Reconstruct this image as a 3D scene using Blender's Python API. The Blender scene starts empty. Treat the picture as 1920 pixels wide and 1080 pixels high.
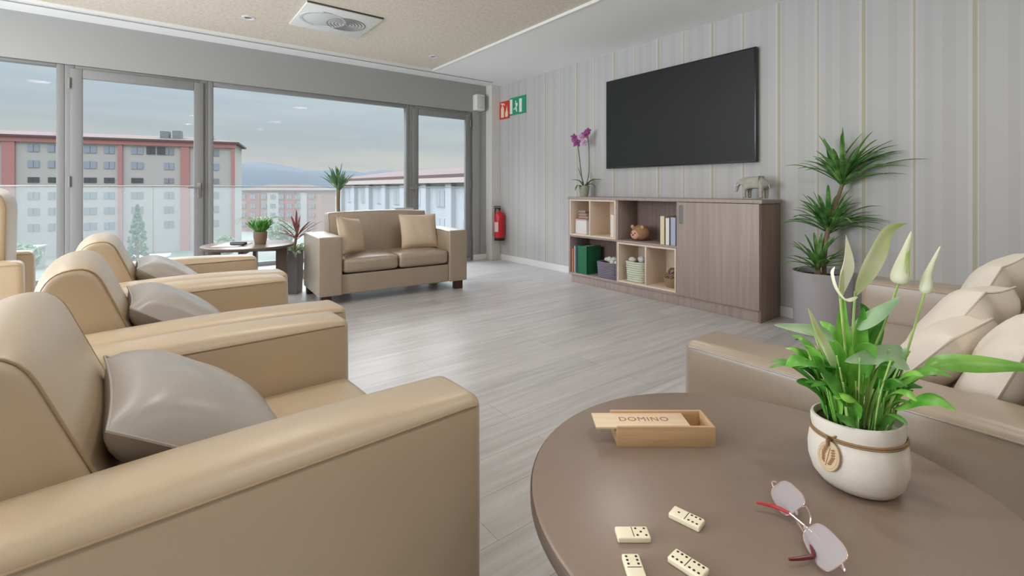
import bpy, bmesh, math, random
from mathutils import Vector, Matrix
random.seed(7)
C = bpy.context.scene.collection
PI = math.pi

# ------------------------------------------------------------------ materials
def lin(c):
    return tuple(((v / 255) / 12.92 if v <= 10.3 else (((v / 255) + .055) / 1.055) ** 2.4) for v in c) + (1,)

class NT:
    def __init__(s, name):
        s.m = bpy.data.materials.new(name); s.m.use_nodes = True
        s.t = s.m.node_tree; s.b = s.t.nodes['Principled BSDF']; s.o = s.t.nodes['Material Output']
    def n(s, kind, **kw):
        x = s.t.nodes.new(kind)
        for k, v in kw.items():
            if k in x.inputs: x.inputs[k].default_value = v
            else: setattr(x, k, v)
        return x
    def l(s, a, b): s.t.links.new(a, b)

def mat(name, col, rough=.5, noise=0, nscale=8, stretch=(1, 1, 1), bump=0, bscale=60, metallic=0, spec=.5, coat=0, sheen=0):
    k = NT(name); b = k.b
    b.inputs['Base Color'].default_value = lin(col); b.inputs['Roughness'].default_value = rough
    b.inputs['Metallic'].default_value = metallic; b.inputs['Specular IOR Level'].default_value = spec
    b.inputs['Coat Weight'].default_value = coat; b.inputs['Coat Roughness'].default_value = .42
    tc = k.n('ShaderNodeTexCoord'); mp = k.n('ShaderNodeMapping'); mp.inputs['Scale'].default_value = stretch
    k.l(tc.outputs['Object'], mp.inputs['Vector'])
    if noise:
        nz = k.n('ShaderNodeTexNoise', Scale=nscale, Detail=5.0); k.l(mp.outputs['Vector'], nz.inputs['Vector'])
        mx = k.n('ShaderNodeMixRGB')
        mx.inputs[1].default_value = tuple(v * (1 - noise) for v in lin(col)[:3]) + (1,)
        mx.inputs[2].default_value = tuple(min(1, v * (1 + noise)) for v in lin(col)[:3]) + (1,)
        k.l(nz.outputs['Fac'], mx.inputs[0]); k.l(mx.outputs[0], b.inputs['Base Color'])
    if bump:
        nz2 = k.n('ShaderNodeTexNoise', Scale=bscale, Detail=3.0); k.l(mp.outputs['Vector'], nz2.inputs['Vector'])
        bp = k.n('ShaderNodeBump', Strength=bump, Distance=.004); k.l(nz2.outputs['Fac'], bp.inputs['Height'])
        k.l(bp.outputs['Normal'], b.inputs['Normal'])
    return k.m

def wood(name, c1, c2, axis, rough=.45, fine=60, along=2.2):
    k = NT(name); b = k.b; b.inputs['Roughness'].default_value = rough
    tc = k.n('ShaderNodeTexCoord'); mp = k.n('ShaderNodeMapping')
    sc = [fine] * 3; sc[axis] = along; mp.inputs['Scale'].default_value = sc
    k.l(tc.outputs['Object'], mp.inputs['Vector'])
    nz = k.n('ShaderNodeTexNoise', Scale=1.0, Detail=4.0, Roughness=.6); k.l(mp.outputs['Vector'], nz.inputs['Vector'])
    cr = k.n('ShaderNodeValToRGB'); cr.color_ramp.elements[0].position = .3; cr.color_ramp.elements[1].position = .7
    cr.color_ramp.elements[0].color = lin(c1); cr.color_ramp.elements[1].color = lin(c2)
    k.l(nz.outputs['Fac'], cr.inputs[0]); k.l(cr.outputs[0], b.inputs['Base Color'])
    return k.m

M = {}
M['leather'] = mat('beige leather', (194, 173, 144), .44, noise=.03, nscale=3, bump=.05, bscale=260, spec=.8, coat=1.0)
M['leather_sofa'] = mat('sand sofa leather', (158, 140, 120), .4, noise=.03, nscale=3, bump=.08, bscale=260, spec=.8, coat=1.0)
M['piping'] = mat('seam piping', (172, 150, 122), .6)
M['pillow_grey'] = mat('taupe satin', (172, 166, 160), .36, noise=.04, nscale=5, bump=.05, bscale=180, coat=.5)
M['pillow_cream'] = mat('cream linen', (208, 188, 164), .75, noise=.04, nscale=60, bump=.3, bscale=500)
M['pillow_pale'] = mat('pale ivory cloth', (222, 212, 198), .7, noise=.03, nscale=30, bump=.15, bscale=400)
M['darkleg'] = mat('dark brown leg', (70, 44, 34), .35)
M['tabletop'] = mat('taupe table laminate', (137, 119, 107), .31, noise=.05, nscale=90, stretch=(1, 6, 1), spec=.5)
M['tableedge'] = mat('dark table edge', (98, 84, 76), .4)
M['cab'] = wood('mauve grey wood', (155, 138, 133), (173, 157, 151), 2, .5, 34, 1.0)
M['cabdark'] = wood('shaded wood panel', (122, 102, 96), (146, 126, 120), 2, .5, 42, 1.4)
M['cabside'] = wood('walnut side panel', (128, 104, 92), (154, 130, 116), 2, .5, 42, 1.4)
M['birch'] = mat('pale birch board', (226, 208, 190), .5, noise=.04, nscale=20)
M['pine'] = wood('pine wood', (192, 156, 116), (214, 182, 142), 0, .5, 60, 4)
M['pinelid'] = wood('pale pine lid', (220, 194, 164), (234, 212, 184), 0, .5, 60, 4)
M['burn'] = mat('engraved brown', (150, 112, 76), .7)
M['ivory'] = mat('ivory domino', (244, 236, 208), .3)
M['pip'] = mat('black pip', (40, 38, 36), .5)
M['white'] = mat('white paint', (226, 226, 224), .5)
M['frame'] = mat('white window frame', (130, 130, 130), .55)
M['ceilwhite'] = mat('white ceiling paint', (244, 244, 244), .8)
M['lintel'] = mat('grey wall paint', (158, 158, 155), .8)
M['wallplain'] = mat('plain wall paint', (214, 212, 208), .8)
M['black'] = mat('black plastic', (22, 22, 23), .35)
M['screen'] = mat('dark screen', (24, 24, 25), .5, spec=.4)
M['metal'] = mat('brushed metal', (170, 168, 165), .35, metallic=.9)
M['greyplastic'] = mat('grey plastic', (130, 130, 130), .5)
M['red'] = mat('extinguisher red', (196, 34, 44), .3)
M['signred'] = mat('sign red', (206, 60, 48), .5)
M['signgreen'] = mat('sign green', (40, 150, 110), .5)
M['signwhite'] = mat('sign white', (230, 236, 228), .5)
M['pot_grey'] = mat('lavender grey pot', (166, 160, 164), .5)
M['pot_dark'] = mat('dark grey planter', (112, 108, 108), .5)
M['pot_stone'] = mat('white stone pot', (226, 219, 208), .7, noise=.07, nscale=14, bump=.2, bscale=60)
M['pot_clay'] = mat('grey brown pot', (138, 120, 104), .6, noise=.1, nscale=20)
M['pot_glass'] = mat('grey green pot', (158, 158, 140), .4, noise=.1, nscale=30)
M['soil'] = mat('dark soil', (58, 46, 38), .95, noise=.3, nscale=120, bump=.6, bscale=150)
M['twine'] = mat('brown twine', (150, 120, 88), .9)
M['tag'] = mat('wooden tag', (214, 190, 154), .7)
M['trunk'] = mat('grey brown cane', (132, 112, 92), .85, noise=.2, nscale=40, stretch=(1, 1, .3))
M['leather_high'] = mat('tan leather', (192, 164, 124), .5, bump=.08, bscale=260)

def leafmat(name, c1, c2, rough=.42, nscale=18):
    k = NT(name); b = k.b; b.inputs['Roughness'].default_value = rough
    tc = k.n('ShaderNodeTexCoord')
    nz = k.n('ShaderNodeTexNoise', Scale=nscale, Detail=2.0); k.l(tc.outputs['Object'], nz.inputs['Vector'])
    cr = k.n('ShaderNodeValToRGB'); cr.color_ramp.elements[0].position = .35; cr.color_ramp.elements[1].position = .65
    cr.color_ramp.elements[0].color = lin(c1); cr.color_ramp.elements[1].color = lin(c2)
    k.l(nz.outputs['Fac'], cr.inputs[0]); k.l(cr.outputs[0], b.inputs['Base Color'])
    tr = k.n('ShaderNodeBsdfTranslucent'); k.l(cr.outputs[0], tr.inputs['Color'])
    mx = k.n('ShaderNodeMixShader'); mx.inputs[0].default_value = .25
    k.l(b.outputs[0], mx.inputs[1]); k.l(tr.outputs[0], mx.inputs[2]); k.l(mx.outputs[0], k.o.inputs[0])
    return k.m
M['leaf'] = leafmat('lily leaf green', (92, 172, 60), (160, 220, 100), .38, 22)
M['leaf_dark'] = leafmat('dark lily leaf', (62, 134, 52), (116, 184, 80), .35, 22)
M['leaf_long'] = leafmat('glossy lily leaf', (96, 170, 62), (146, 206, 92), .35, 12)
M['leaf_pale'] = leafmat('greyish green leaf', (150, 186, 142), (190, 218, 180), .35, 14)
M['spathe'] = leafmat('pale spathe', (240, 244, 208), (248, 250, 230), .5, 16)
M['spathe_green'] = leafmat('greenish spathe', (190, 214, 122), (244, 248, 214), .5, 9)
M['stem'] = leafmat('pale stem', (164, 204, 104), (204, 226, 146), .5, 20)
M['drac'] = leafmat('dracaena green', (66, 120, 58), (132, 180, 96), .4, 14)
M['palmleaf'] = leafmat('palm green', (64, 104, 66), (104, 140, 92), .45, 14)
M['cord'] = leafmat('cordyline red brown', (110, 62, 58), (150, 100, 92), .45, 14)
M['varieg'] = leafmat('variegated leaf', (110, 150, 96), (226, 232, 216), .45, 40)
M['orchid'] = leafmat('orchid purple', (150, 60, 130), (186, 110, 168), .5, 60)
M['orchid_pale'] = leafmat('orchid pink', (206, 160, 200), (226, 196, 220), .5, 60)
M['orchleaf'] = leafmat('orchid leaf', (70, 112, 62), (100, 140, 84), .4, 20)
M['orchstem'] = leafmat('orchid stem', (92, 108, 70), (110, 124, 84), .5, 20)
M['conifer'] = leafmat('cypress green', (82, 116, 92), (120, 150, 122), .8, 2)
M['treeleaf'] = leafmat('town tree green', (120, 146, 118), (156, 176, 148), .8, 1)

def floor_mat():
    k = NT('pale oak planks'); b = k.b
    tc = k.n('ShaderNodeTexCoord')
    br = k.n('ShaderNodeTexBrick', offset=.37, **{'Scale': 1.0, 'Mortar Size': .0016, 'Mortar Smooth': .3, 'Bias': 0.0, 'Brick Width': 1.3, 'Row Height': .19})
    br.inputs['Color1'].default_value = lin((189, 188, 188)); br.inputs['Color2'].default_value = lin((203, 201, 201)); br.inputs['Mortar'].default_value = lin((164, 160, 156))
    k.l(tc.outputs['Object'], br.inputs['Vector'])
    mp = k.n('ShaderNodeMapping'); mp.inputs['Scale'].default_value = (1.6, 22, 1); k.l(tc.outputs['Object'], mp.inputs['Vector'])
    nz = k.n('ShaderNodeTexNoise', Scale=1.0, Detail=5.0, Roughness=.6); k.l(mp.outputs['Vector'], nz.inputs['Vector'])
    cr = k.n('ShaderNodeValToRGB'); cr.color_ramp.elements[0].position = .32; cr.color_ramp.elements[1].position = .68
    cr.color_ramp.elements[0].color = (.78, .77, .76, 1); cr.color_ramp.elements[1].color = (1.06, 1.06, 1.06, 1)
    k.l(nz.outputs['Fac'], cr.inputs[0])
    mx = k.n('ShaderNodeMixRGB', blend_type='MULTIPLY'); mx.inputs[0].default_value = 1
    k.l(br.outputs['Color'], mx.inputs[1]); k.l(cr.outputs[0], mx.inputs[2]); k.l(mx.outputs[0], b.inputs['Base Color'])
    b.inputs['Roughness'].default_value = .3
    return k.m
M['floor'] = floor_mat()

def wallpaper():
    k = NT('striped wallpaper'); b = k.b; b.inputs['Roughness'].default_value = .75
    tc = k.n('ShaderNodeTexCoord'); sp = k.n('ShaderNodeSeparateXYZ'); k.l(tc.outputs['Object'], sp.inputs[0])
    d = k.n('ShaderNodeMath', operation='DIVIDE'); d.inputs[1].default_value = .585; k.l(sp.outputs['Y'], d.inputs[0])
    a = k.n('ShaderNodeMath', operation='ADD'); a.inputs[1].default_value = .018 - 3.506 / .585 + 10; k.l(d.outputs[0], a.inputs[0])
    f = k.n('ShaderNodeMath', operation='FRACT'); k.l(a.outputs[0], f.inputs[0])
    cr = k.n('ShaderNodeValToRGB'); r = cr.color_ramp; r.interpolation = 'CONSTANT'
    base = (188, 187, 186); base2 = (183, 182, 182); pale = (196, 195, 193); st = (177, 172, 148); st2 = (181, 171, 154); thin = (185, 183, 167)
    stops = [(0, st), (.036, pale), (.07, base), (.17, base2), (.262, thin), (.278, base), (.36, base2), (.44, base), (.497, pale), (.512, st2), (.536, pale), (.57, base), (.68, base2), (.758, thin), (.770, base), (.93, base2), (.985, pale)]
    r.elements[0].position = 0; r.elements[0].color = lin(st); r.elements[1].position = stops[1][0]; r.elements[1].color = lin(stops[1][1])
    for p, c in stops[2:]:
        e = r.elements.new(p); e.color = lin(c)
    k.l(f.outputs[0], cr.inputs[0]); k.l(cr.outputs[0], b.inputs['Base Color'])
    return k.m
M['wallpaper'] = wallpaper()

def ceil_mat():
    k = NT('wood wool ceiling'); b = k.b; b.inputs['Roughness'].default_value = .9
    tc = k.n('ShaderNodeTexCoord')
    n1 = k.n('ShaderNodeTexNoise', Scale=34.0, Detail=6.0, Roughness=.7); k.l(tc.outputs['Object'], n1.inputs['Vector'])
    n2 = k.n('ShaderNodeTexNoise', Scale=2.0, Detail=2.0); k.l(tc.outputs['Object'], n2.inputs['Vector'])
    cr = k.n('ShaderNodeValToRGB'); cr.color_ramp.elements[0].position = .3; cr.color_ramp.elements[1].position = .7
    cr.color_ramp.elements[0].color = lin((204, 192, 176)); cr.color_ramp.elements[1].color = lin((232, 222, 208))
    k.l(n1.outputs['Fac'], cr.inputs[0])
    mx = k.n('ShaderNodeMixRGB', blend_type='MULTIPLY'); mx.inputs[0].default_value = .25
    k.l(cr.outputs[0], mx.inputs[1]); k.l(n2.outputs['Color'], mx.inputs[2]); k.l(cr.outputs[0], b.inputs['Base Color'])
    return k.m
M['ceiling'] = ceil_mat()

def glass_mat(name, tint, gloss, refl_haze, refl_col=(230, 236, 238)):
    k = NT(name); k.t.nodes.remove(k.b)
    tr = k.n('ShaderNodeBsdfTransparent'); tr.inputs[0].default_value = tint + (1,)
    gl = k.n('ShaderNodeBsdfGlossy'); gl.inputs['Roughness'].default_value = .02
    lw = k.n('ShaderNodeLayerWeight', Blend=.15)
    mul = k.n('ShaderNodeMath', operation='MULTIPLY'); mul.inputs[1].default_value = gloss; k.l(lw.outputs['Fresnel'], mul.inputs[0])
    mx = k.n('ShaderNodeMixShader'); k.l(mul.outputs[0], mx.inputs[0]); k.l(tr.outputs[0], mx.inputs[1]); k.l(gl.outputs[0], mx.inputs[2])
    out = mx
    if refl_haze:
        df = k.n('ShaderNodeBsdfDiffuse'); df.inputs[0].default_value = lin(refl_col)
        tl = k.n('ShaderNodeBsdfTranslucent'); tl.inputs[0].default_value = lin(refl_col)
        m2 = k.n('ShaderNodeMixShader'); m2.inputs[0].default_value = .5; k.l(df.outputs[0], m2.inputs[1]); k.l(tl.outputs[0], m2.inputs[2])
        m3 = k.n('ShaderNodeMixShader'); m3.inputs[0].default_value = refl_haze; k.l(mx.outputs[0], m3.inputs[1]); k.l(m2.outputs[0], m3.inputs[2])
        out = m3
    k.l(out.outputs[0], k.o.inputs[0])
    return k.m
M['glass'] = glass_mat('window glass', (.97, .98, .98), .5, .0)
M['balglass'] = glass_mat('balustrade glass', (.97, .985, .985), .2, .11)  # room and sky reflections put in as a pale diffuse share
M['lens'] = glass_mat('spectacle lens', (.96, .95, .97), 1.4, .45, (244, 240, 246))  # whitish reflection on the lenses mixed in as diffuse colour
M['rosemetal'] = mat('rose metal', (216, 186, 184), .25, metallic=.7)
M['redtip'] = mat('red temple tip', (190, 66, 72), .35)
M['darkred'] = mat('dark red temple tip', (104, 24, 34), .35)

# ------------------------------------------------------------------ mesh helpers
def obj(name, bm, m, parent=None, smooth=True):
    me = bpy.data.meshes.new(name)
    bmesh.ops.recalc_face_normals(bm, faces=bm.faces[:])
    bm.to_mesh(me); bm.free()
    for mm in (m if isinstance(m, (list, tuple)) else [m]):
        me.materials.append(mm)
    if smooth:
        for p in me.polygons: p.use_smooth = True
        try: me.set_sharp_from_angle(angle=math.radians(38))
        except Exception: pass
    o = bpy.data.objects.new(name, me); C.objects.link(o)
    if parent is not None: o.parent = parent
    return o

def tag(o, label=None, cat=None, group=None, kind=None):
    if label: o['label'] = label
    if cat: o['category'] = cat
    if group: o['group'] = group
    if kind: o['kind'] = kind
    return o

def thing(name, label, cat, loc=(0, 0, 0), rotz=0, group=None):
    o = bpy.data.objects.new(name, None); C.objects.link(o)
    o.empty_display_size = .1
    o.location = loc; o.rotation_euler = (0, 0, rotz)
    return tag(o, label, cat, group)

def struct(name, bm, m, parent=None, label=None, cat=None, smooth=False):
    o = obj(name, bm, m, parent, smooth)
    if parent is None:
        o['kind'] = 'structure'
        tag(o, label, cat)
    return o

def sroot(name, label, cat, loc=(0, 0, 0)):
    o = thing(name, label, cat, loc); o['kind'] = 'structure'; return o

def children(o): return [c for c in C.objects if c.parent == o]

def copy_tree(o, parent=None):
    c = o.copy(); C.objects.link(c); c.parent = parent
    for ch in children(o): copy_tree(ch, c)
    return c

def B(): return bmesh.new()

def box(bm, lo, hi, bevel=0, seg=2):
    lo, hi = Vector(lo), Vector(hi)
    r = bmesh.ops.create_cube(bm, size=1)
    for v in r['verts']:
        v.co = Vector([lo[i] + (v.co[i] + .5) * (hi[i] - lo[i]) for i in range(3)])
    if bevel:
        es = list({e for v in r['verts'] for e in v.link_edges})
        bmesh.ops.bevel(bm, geom=es, offset=bevel, segments=seg, affect='EDGES', profile=.5)
    return bm

def samples(h, r, n):
    a = [-h, -h + r * .29, -h + r * .62, -h + r]
    inner = [-h + r + (2 * h - 2 * r) * i / n for i in range(1, n)]
    return a + inner + [-v for v in reversed(a)]

def soft_box(bm, center, size, r, puff=(0, 0, 0), n=6, off=None):
    """rounded box whose faces bulge by puff (x,y,z)"""
    hx, hy, hz = [s / 2 for s in size]
    H = (hx, hy, hz); S = [samples(h, min(r, h * .95), n) for h in H]
    cache = {}
    def pt(i, j, k):
        key = (i, j, k)
        if key in cache: return cache[key]
        p = Vector((S[0][i], S[1][j], S[2][k]))
        rr = [min(r, h * .95) for h in H]
        q = Vector([max(-H[a] + rr[a], min(H[a] - rr[a], p[a])) for a in range(3)])
        d = p - q
        if d.length > 1e-9:
            m = max(abs(d[a]) / rr[a] for a in range(3))
            dn = Vector([d[a] / rr[a] for a in range(3)]); dn.normalize()
            v = q + Vector([dn[a] * rr[a] for a in range(3)])
        else: v = p
        u = [v[a] / H[a] for a in range(3)]
        w = [max(0, 1 - u[a] ** 2) for a in range(3)]
        v = Vector((v.x + math.copysign(1, u[0]) * puff[0] * w[1] * w[2] * abs(u[0]),
                    v.y + math.copysign(1, u[1]) * puff[1] * w[0] * w[2] * abs(u[1]),
                    v.z + math.copysign(1, u[2]) * puff[2] * w[0] * w[1] * abs(u[2])))
        if off: v = off(v, u)
        cache[key] = bm.verts.new(v + Vector(center))
        return cache[key]
    N = [len(s) - 1 for s in S]
    def quad(a, b, c, d):
        try: bm.faces.new((a, b, c, d))
        except ValueError: pass
    for i in range(N[0]):
        for j in range(N[1]):
            for k in (0, N[2]): quad(pt(i, j, k), pt(i + 1, j, k), pt(i + 1, j + 1, k), pt(i, j + 1, k))
    for i in range(N[0]):
        for k in range(N[2]):
            for j in (0, N[1]): quad(pt(i, j, k), pt(i + 1, j, k), pt(i + 1, j, k + 1), pt(i, j, k + 1))
    for j in range(N[1]):
        for k in range(N[2]):
            for i in (0, N[0]): quad(pt(i, j, k), pt(i, j + 1, k), pt(i, j + 1, k + 1), pt(i, j, k + 1))
    return bm

def tube(bm, pts, r, seg=8, r2=None, cap=True, closed=False):
    pts = [Vector(p) for p in pts]; n = len(pts); rings = []
    prev = None
    for i, p in enumerate(pts):
        if closed: t = pts[(i + 1) % n] - pts[i - 1]
        else: t = pts[min(i + 1, n - 1)] - pts[max(i - 1, 0)]
        t.normalize()
        if prev is None:
            u = t.orthogonal().normalized()
        else:
            u = prev - t * prev.dot(t)
            u = u.normalized() if u.length > 1e-6 else t.orthogonal().normalized()
        prev = u; w = t.cross(u)
        rad = r if r2 is None else r + (r2 - r) * i / (n - 1)
        if callable(r): rad = r(i / (n - 1))
        rings.append([bm.verts.new(p + (u * math.cos(a) + w * math.sin(a)) * rad) for a in [2 * PI * k / seg for k in range(seg)]])
    for i in range(n if closed else n - 1):
        a, b = rings[i], rings[(i + 1) % n]
        for k in range(seg): bm.faces.new((a[k], a[(k + 1) % seg], b[(k + 1) % seg], b[k]))
    if cap and not closed:
        bm.faces.new(rings[0]); bm.faces.new(rings[-1])
    return bm

def lathe(bm, prof, seg=40, center=(0, 0, 0), sx=1, sy=1):
    c = Vector(center); rings = []
    for r, z in prof:
        if r < 1e-6: rings.append([bm.verts.new(c + Vector((0, 0, z)))])
        else: rings.append([bm.verts.new(c + Vector((r * sx * math.cos(2 * PI * k / seg), r * sy * math.sin(2 * PI * k / seg), z))) for k in range(seg)])
    for a, b in zip(rings, rings[1:]):
        if len(a) == 1 and len(b) == 1: continue
        for k in range(seg):
            k2 = (k + 1) % seg
            if len(a) == 1: bm.faces.new((a[0], b[k2], b[k]))
            elif len(b) == 1: bm.faces.new((a[k], a[k2], b[0]))
            else: bm.faces.new((a[k], a[k2], b[k2], b[k]))
    return bm

def smooth_path(pts, n=8):
    pts = [Vector(p) for p in pts]; out = []
    for i in range(len(pts) - 1):
        p0 = pts[max(i - 1, 0)]; p1 = pts[i]; p2 = pts[i + 1]; p3 = pts[min(i + 2, len(pts) - 1)]
        for k in range(n):
            t = k / n
            out.append(.5 * ((2 * p1) + (p2 - p0) * t + (2 * p0 - 5 * p1 + 4 * p2 - p3) * t * t + (3 * p1 - p0 - 3 * p2 + p3) * t ** 3))
    out.append(pts[-1]); return out

def leaf(bm, pts, width, side=None, fold=.25, shape='lance', n=5, start=0.0):
    """blade along a path; folded along its midrib"""
    P = smooth_path(pts, n); N = len(P); prev = None
    for i, p in enumerate(P):
        s = i / (N - 1)
        t = (P[min(i + 1, N - 1)] - P[max(i - 1, 0)]).normalized()
        sd = Vector(side) if side else t.cross(Vector((0, 0, 1)))
        if sd.length < 1e-4: sd = Vector((1, 0, 0))
        sd = (sd - t * sd.dot(t)).normalized(); up = sd.cross(t)
        q = max(0, (s - start) / (1 - start))
        if shape == 'lance': w = width * (math.sin(PI * min(1, q ** .75)) ** .8 if 0 < q < 1 else 0) + .0006
        elif shape == 'blade': w = width * (math.sin(PI * min(1, q ** .85)) ** 1.35 if 0 < q < 1 else 0) + .0006
        else: w = width * (1 - q) ** .6 * min(1, .5 + 3 * q) + .0006
        row = [bm.verts.new(p - sd * w / 2 + up * w * fold), bm.verts.new(p - sd * w / 4 + up * w * fold * .35), bm.verts.new(p),
               bm.verts.new(p + sd * w / 4 + up * w * fold * .35), bm.verts.new(p + sd * w / 2 + up * w * fold)]
        if prev:
            for k in range(4): bm.faces.new((prev[k], prev[k + 1], row[k + 1], row[k]))
        prev = row

def profile_extrude(bm, prof, y0, y1, r=.02, seg=3, puff=0):
    """closed XZ profile swept along Y with rounded end caps, cap sides bulging by puff"""
    cx = sum(p[0] for p in prof) / len(prof); cz = sum(p[1] for p in prof) / len(prof)
    rows = []
    seq = [(y0 + r * (1 - math.sin(PI / 2 * i / seg)), r * (1 - math.cos(PI / 2 * i / seg))) for i in range(seg, -1, -1)]
    seq = seq + [(y0 + (y1 - y0) * k / 6, 0) for k in range(1, 6)] + [(y0 + y1 - y, i) for y, i in reversed(seq)]
    n = len(prof)
    for y, ins in seq:
        row = []
        for i in range(n):
            p = Vector(prof[i]); t = Vector(prof[(i + 1) % n]) - Vector(prof[i - 1])
            nn = Vector((t[1], -t[0])).normalized()
            if nn.dot(p - Vector((cx, cz))) < 0: nn = -nn
            v = (y - (y0 + y1) / 2) / ((y1 - y0) / 2)
            q = p - nn * ins + nn * puff * (1 - v * v)
            row.append(bm.verts.new((q[0], y, q[1])))
        rows.append(row)
    for a, b in zip(rows, rows[1:]):
        for k in range(n): bm.faces.new((a[k], a[(k + 1) % n], b[(k + 1) % n], b[k]))
    bm.faces.new(rows[0]); bm.faces.new(rows[-1])
    return bm

def pillow_bm(w, h, t, seed=0, n=20, wr=.0022):
    """scatter cushion standing in the local XZ plane, thickness along Y"""
    rd = random.Random(seed); bm = B(); ph = [rd.uniform(0, 6) for _ in range(6)]
    grid = {}
    def P(i, j, s):
        u = -1 + 2 * i / n; v = -1 + 2 * j / n
        edge = i in (0, n) or j in (0, n)
        key = (i, j, 0 if edge else s)
        if key in grid: return grid[key]
        x = w / 2 * u * (1 - .06 * (1 - v * v) * abs(u) ** 2); z = h / 2 * v * (1 - .06 * (1 - u * u) * abs(v) ** 2)
        th = t / 2 * ((1 - abs(u) ** 3.4) * (1 - abs(v) ** 3.4)) ** .55 if not edge else 0
        rad = (1 - (abs(u) * abs(v)) ** .8)
        th += wr * math.sin(7 * u + 5 * v + ph[0]) * math.sin(3 * v - 4 * u + ph[1]) * (1 - u * u) * (1 - v * v) * 2
        cr = abs(u * v)
        th += wr * .8 * math.sin(9 * (u + .6 * v) + ph[2]) * cr * (1 - max(abs(u), abs(v)) ** 4)
        grid[key] = bm.verts.new((x, s * th if not edge else 0, z)); return grid[key]
    for s in (1, -1):
        for i in range(n):
            for j in range(n):
                bm.faces.new((P(i, j, s), P(i + 1, j, s), P(i + 1, j + 1, s), P(i, j + 1, s)))
    rim = []
    for i in range(n): rim.append(P(i, 0, 1).co.copy())
    for j in range(n): rim.append(P(n, j, 1).co.copy())
    for i in range(n, 0, -1): rim.append(P(i, n, 1).co.copy())
    for j in range(n, 0, -1): rim.append(P(0, j, 1).co.copy())
    return bm, rim

def pillow(label, loc, rot, w, h, t, m, seed=0, group=None, pipe=None):
    root = thing('pillow', label, 'pillow', loc, 0, group)
    root.rotation_euler = rot
    bm, rim = pillow_bm(w, h, t, seed)
    obj('cushion_cover', bm, m, root)
    bm = B(); tube(bm, rim, .0028, 5, closed=True); obj('edge_piping', bm, pipe or m, root)
    return root

# ------------------------------------------------------------------ the room
XL, XR, YF, YB, ZC = -3.6, 4.13, -3.4, 5.85, 2.60
def quadbox(name, lo, hi, m, **kw): return struct(name, box(B(), lo, hi), m, **kw)
quadbox('floor', (XL - .2, YF - .2, -.12), (XR + .2, 6.12, 0), M['floor'])
# ceiling: wood-wool field framed by a white plastered border
bm = B()
box(bm, (2.90, YF - .2, ZC), (XR + .2, 6.1, ZC + .2)); box(bm, (XL - .2, 5.50, ZC), (2.90, 6.1, ZC + .2))
struct('ceiling', bm, M['ceilwhite'])
quadbox('ceiling_field', (XL - .2, YF - .2, ZC + .02), (2.90, 5.50, ZC + .2), M['ceiling'])
bm = B()
box(bm, (XL, 5.497, ZC - .006), (2.93, 5.525, ZC + .03), .003); box(bm, (2.897, YF, ZC - .006), (2.925, 5.497, ZC + .03), .003)
struct('trim_1', bm, M['white'])
bm = B(); box(bm, (XL, 5.56, ZC - .006), (3.9, 5.585, ZC + .001), .002)
struct('trim_2', bm, M['lintel'])
quadbox('wall_right', (XR, YF - .2, 0), (XR + .2, 6.1, ZC), M['wallpaper'])
quadbox('wall_front', (XL - .2, YF - .2, 0), (XR, YF, ZC), mat('taupe rear wall', (150, 142, 134), .8))
# left wall with a wide daylight opening (out of the picture)
bm = B()
box(bm, (XL - .2, YF, 0), (XL, YB + .25, .12)); box(bm, (XL - .2, YF, 2.3), (XL, YB + .25, ZC))
box(bm, (XL - .2, YF, .12), (XL, .2, 2.3)); box(bm, (XL - .2, 5.7, .12), (XL, YB + .25, 2.3))
struct('wall_left', bm, M['wallplain'])
# window wall: lintel, low kerb and end strip
bm = B()
box(bm, (XL, YB, 2.19), (XR, YB + .25, ZC)); box(bm, (XL, YB + .02, 0), (3.72, YB + .2, .045))
box(bm, (3.745, YB, .0), (XR, YB + .25, 2.19))
struct('wall_back', bm, M['lintel'])
bm = B(); box(bm, (3.975, 5.70, 0), (XR, YB, ZC), .004)
struct('pillar', bm, M['wallplain'], label='plain pale pillar in the corner between window and striped wall', cat='pillar')
bm = B(); box(bm, (XR - .014, YF, 0), (XR, 5.70, .085), .004)
struct('baseboard_right', bm, M['white'])
bm = B(); box(bm, (3.745, YB - .014, 0), (3.975, YB, .085), .004)
struct('baseboard_back', bm, M['white'])

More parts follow.
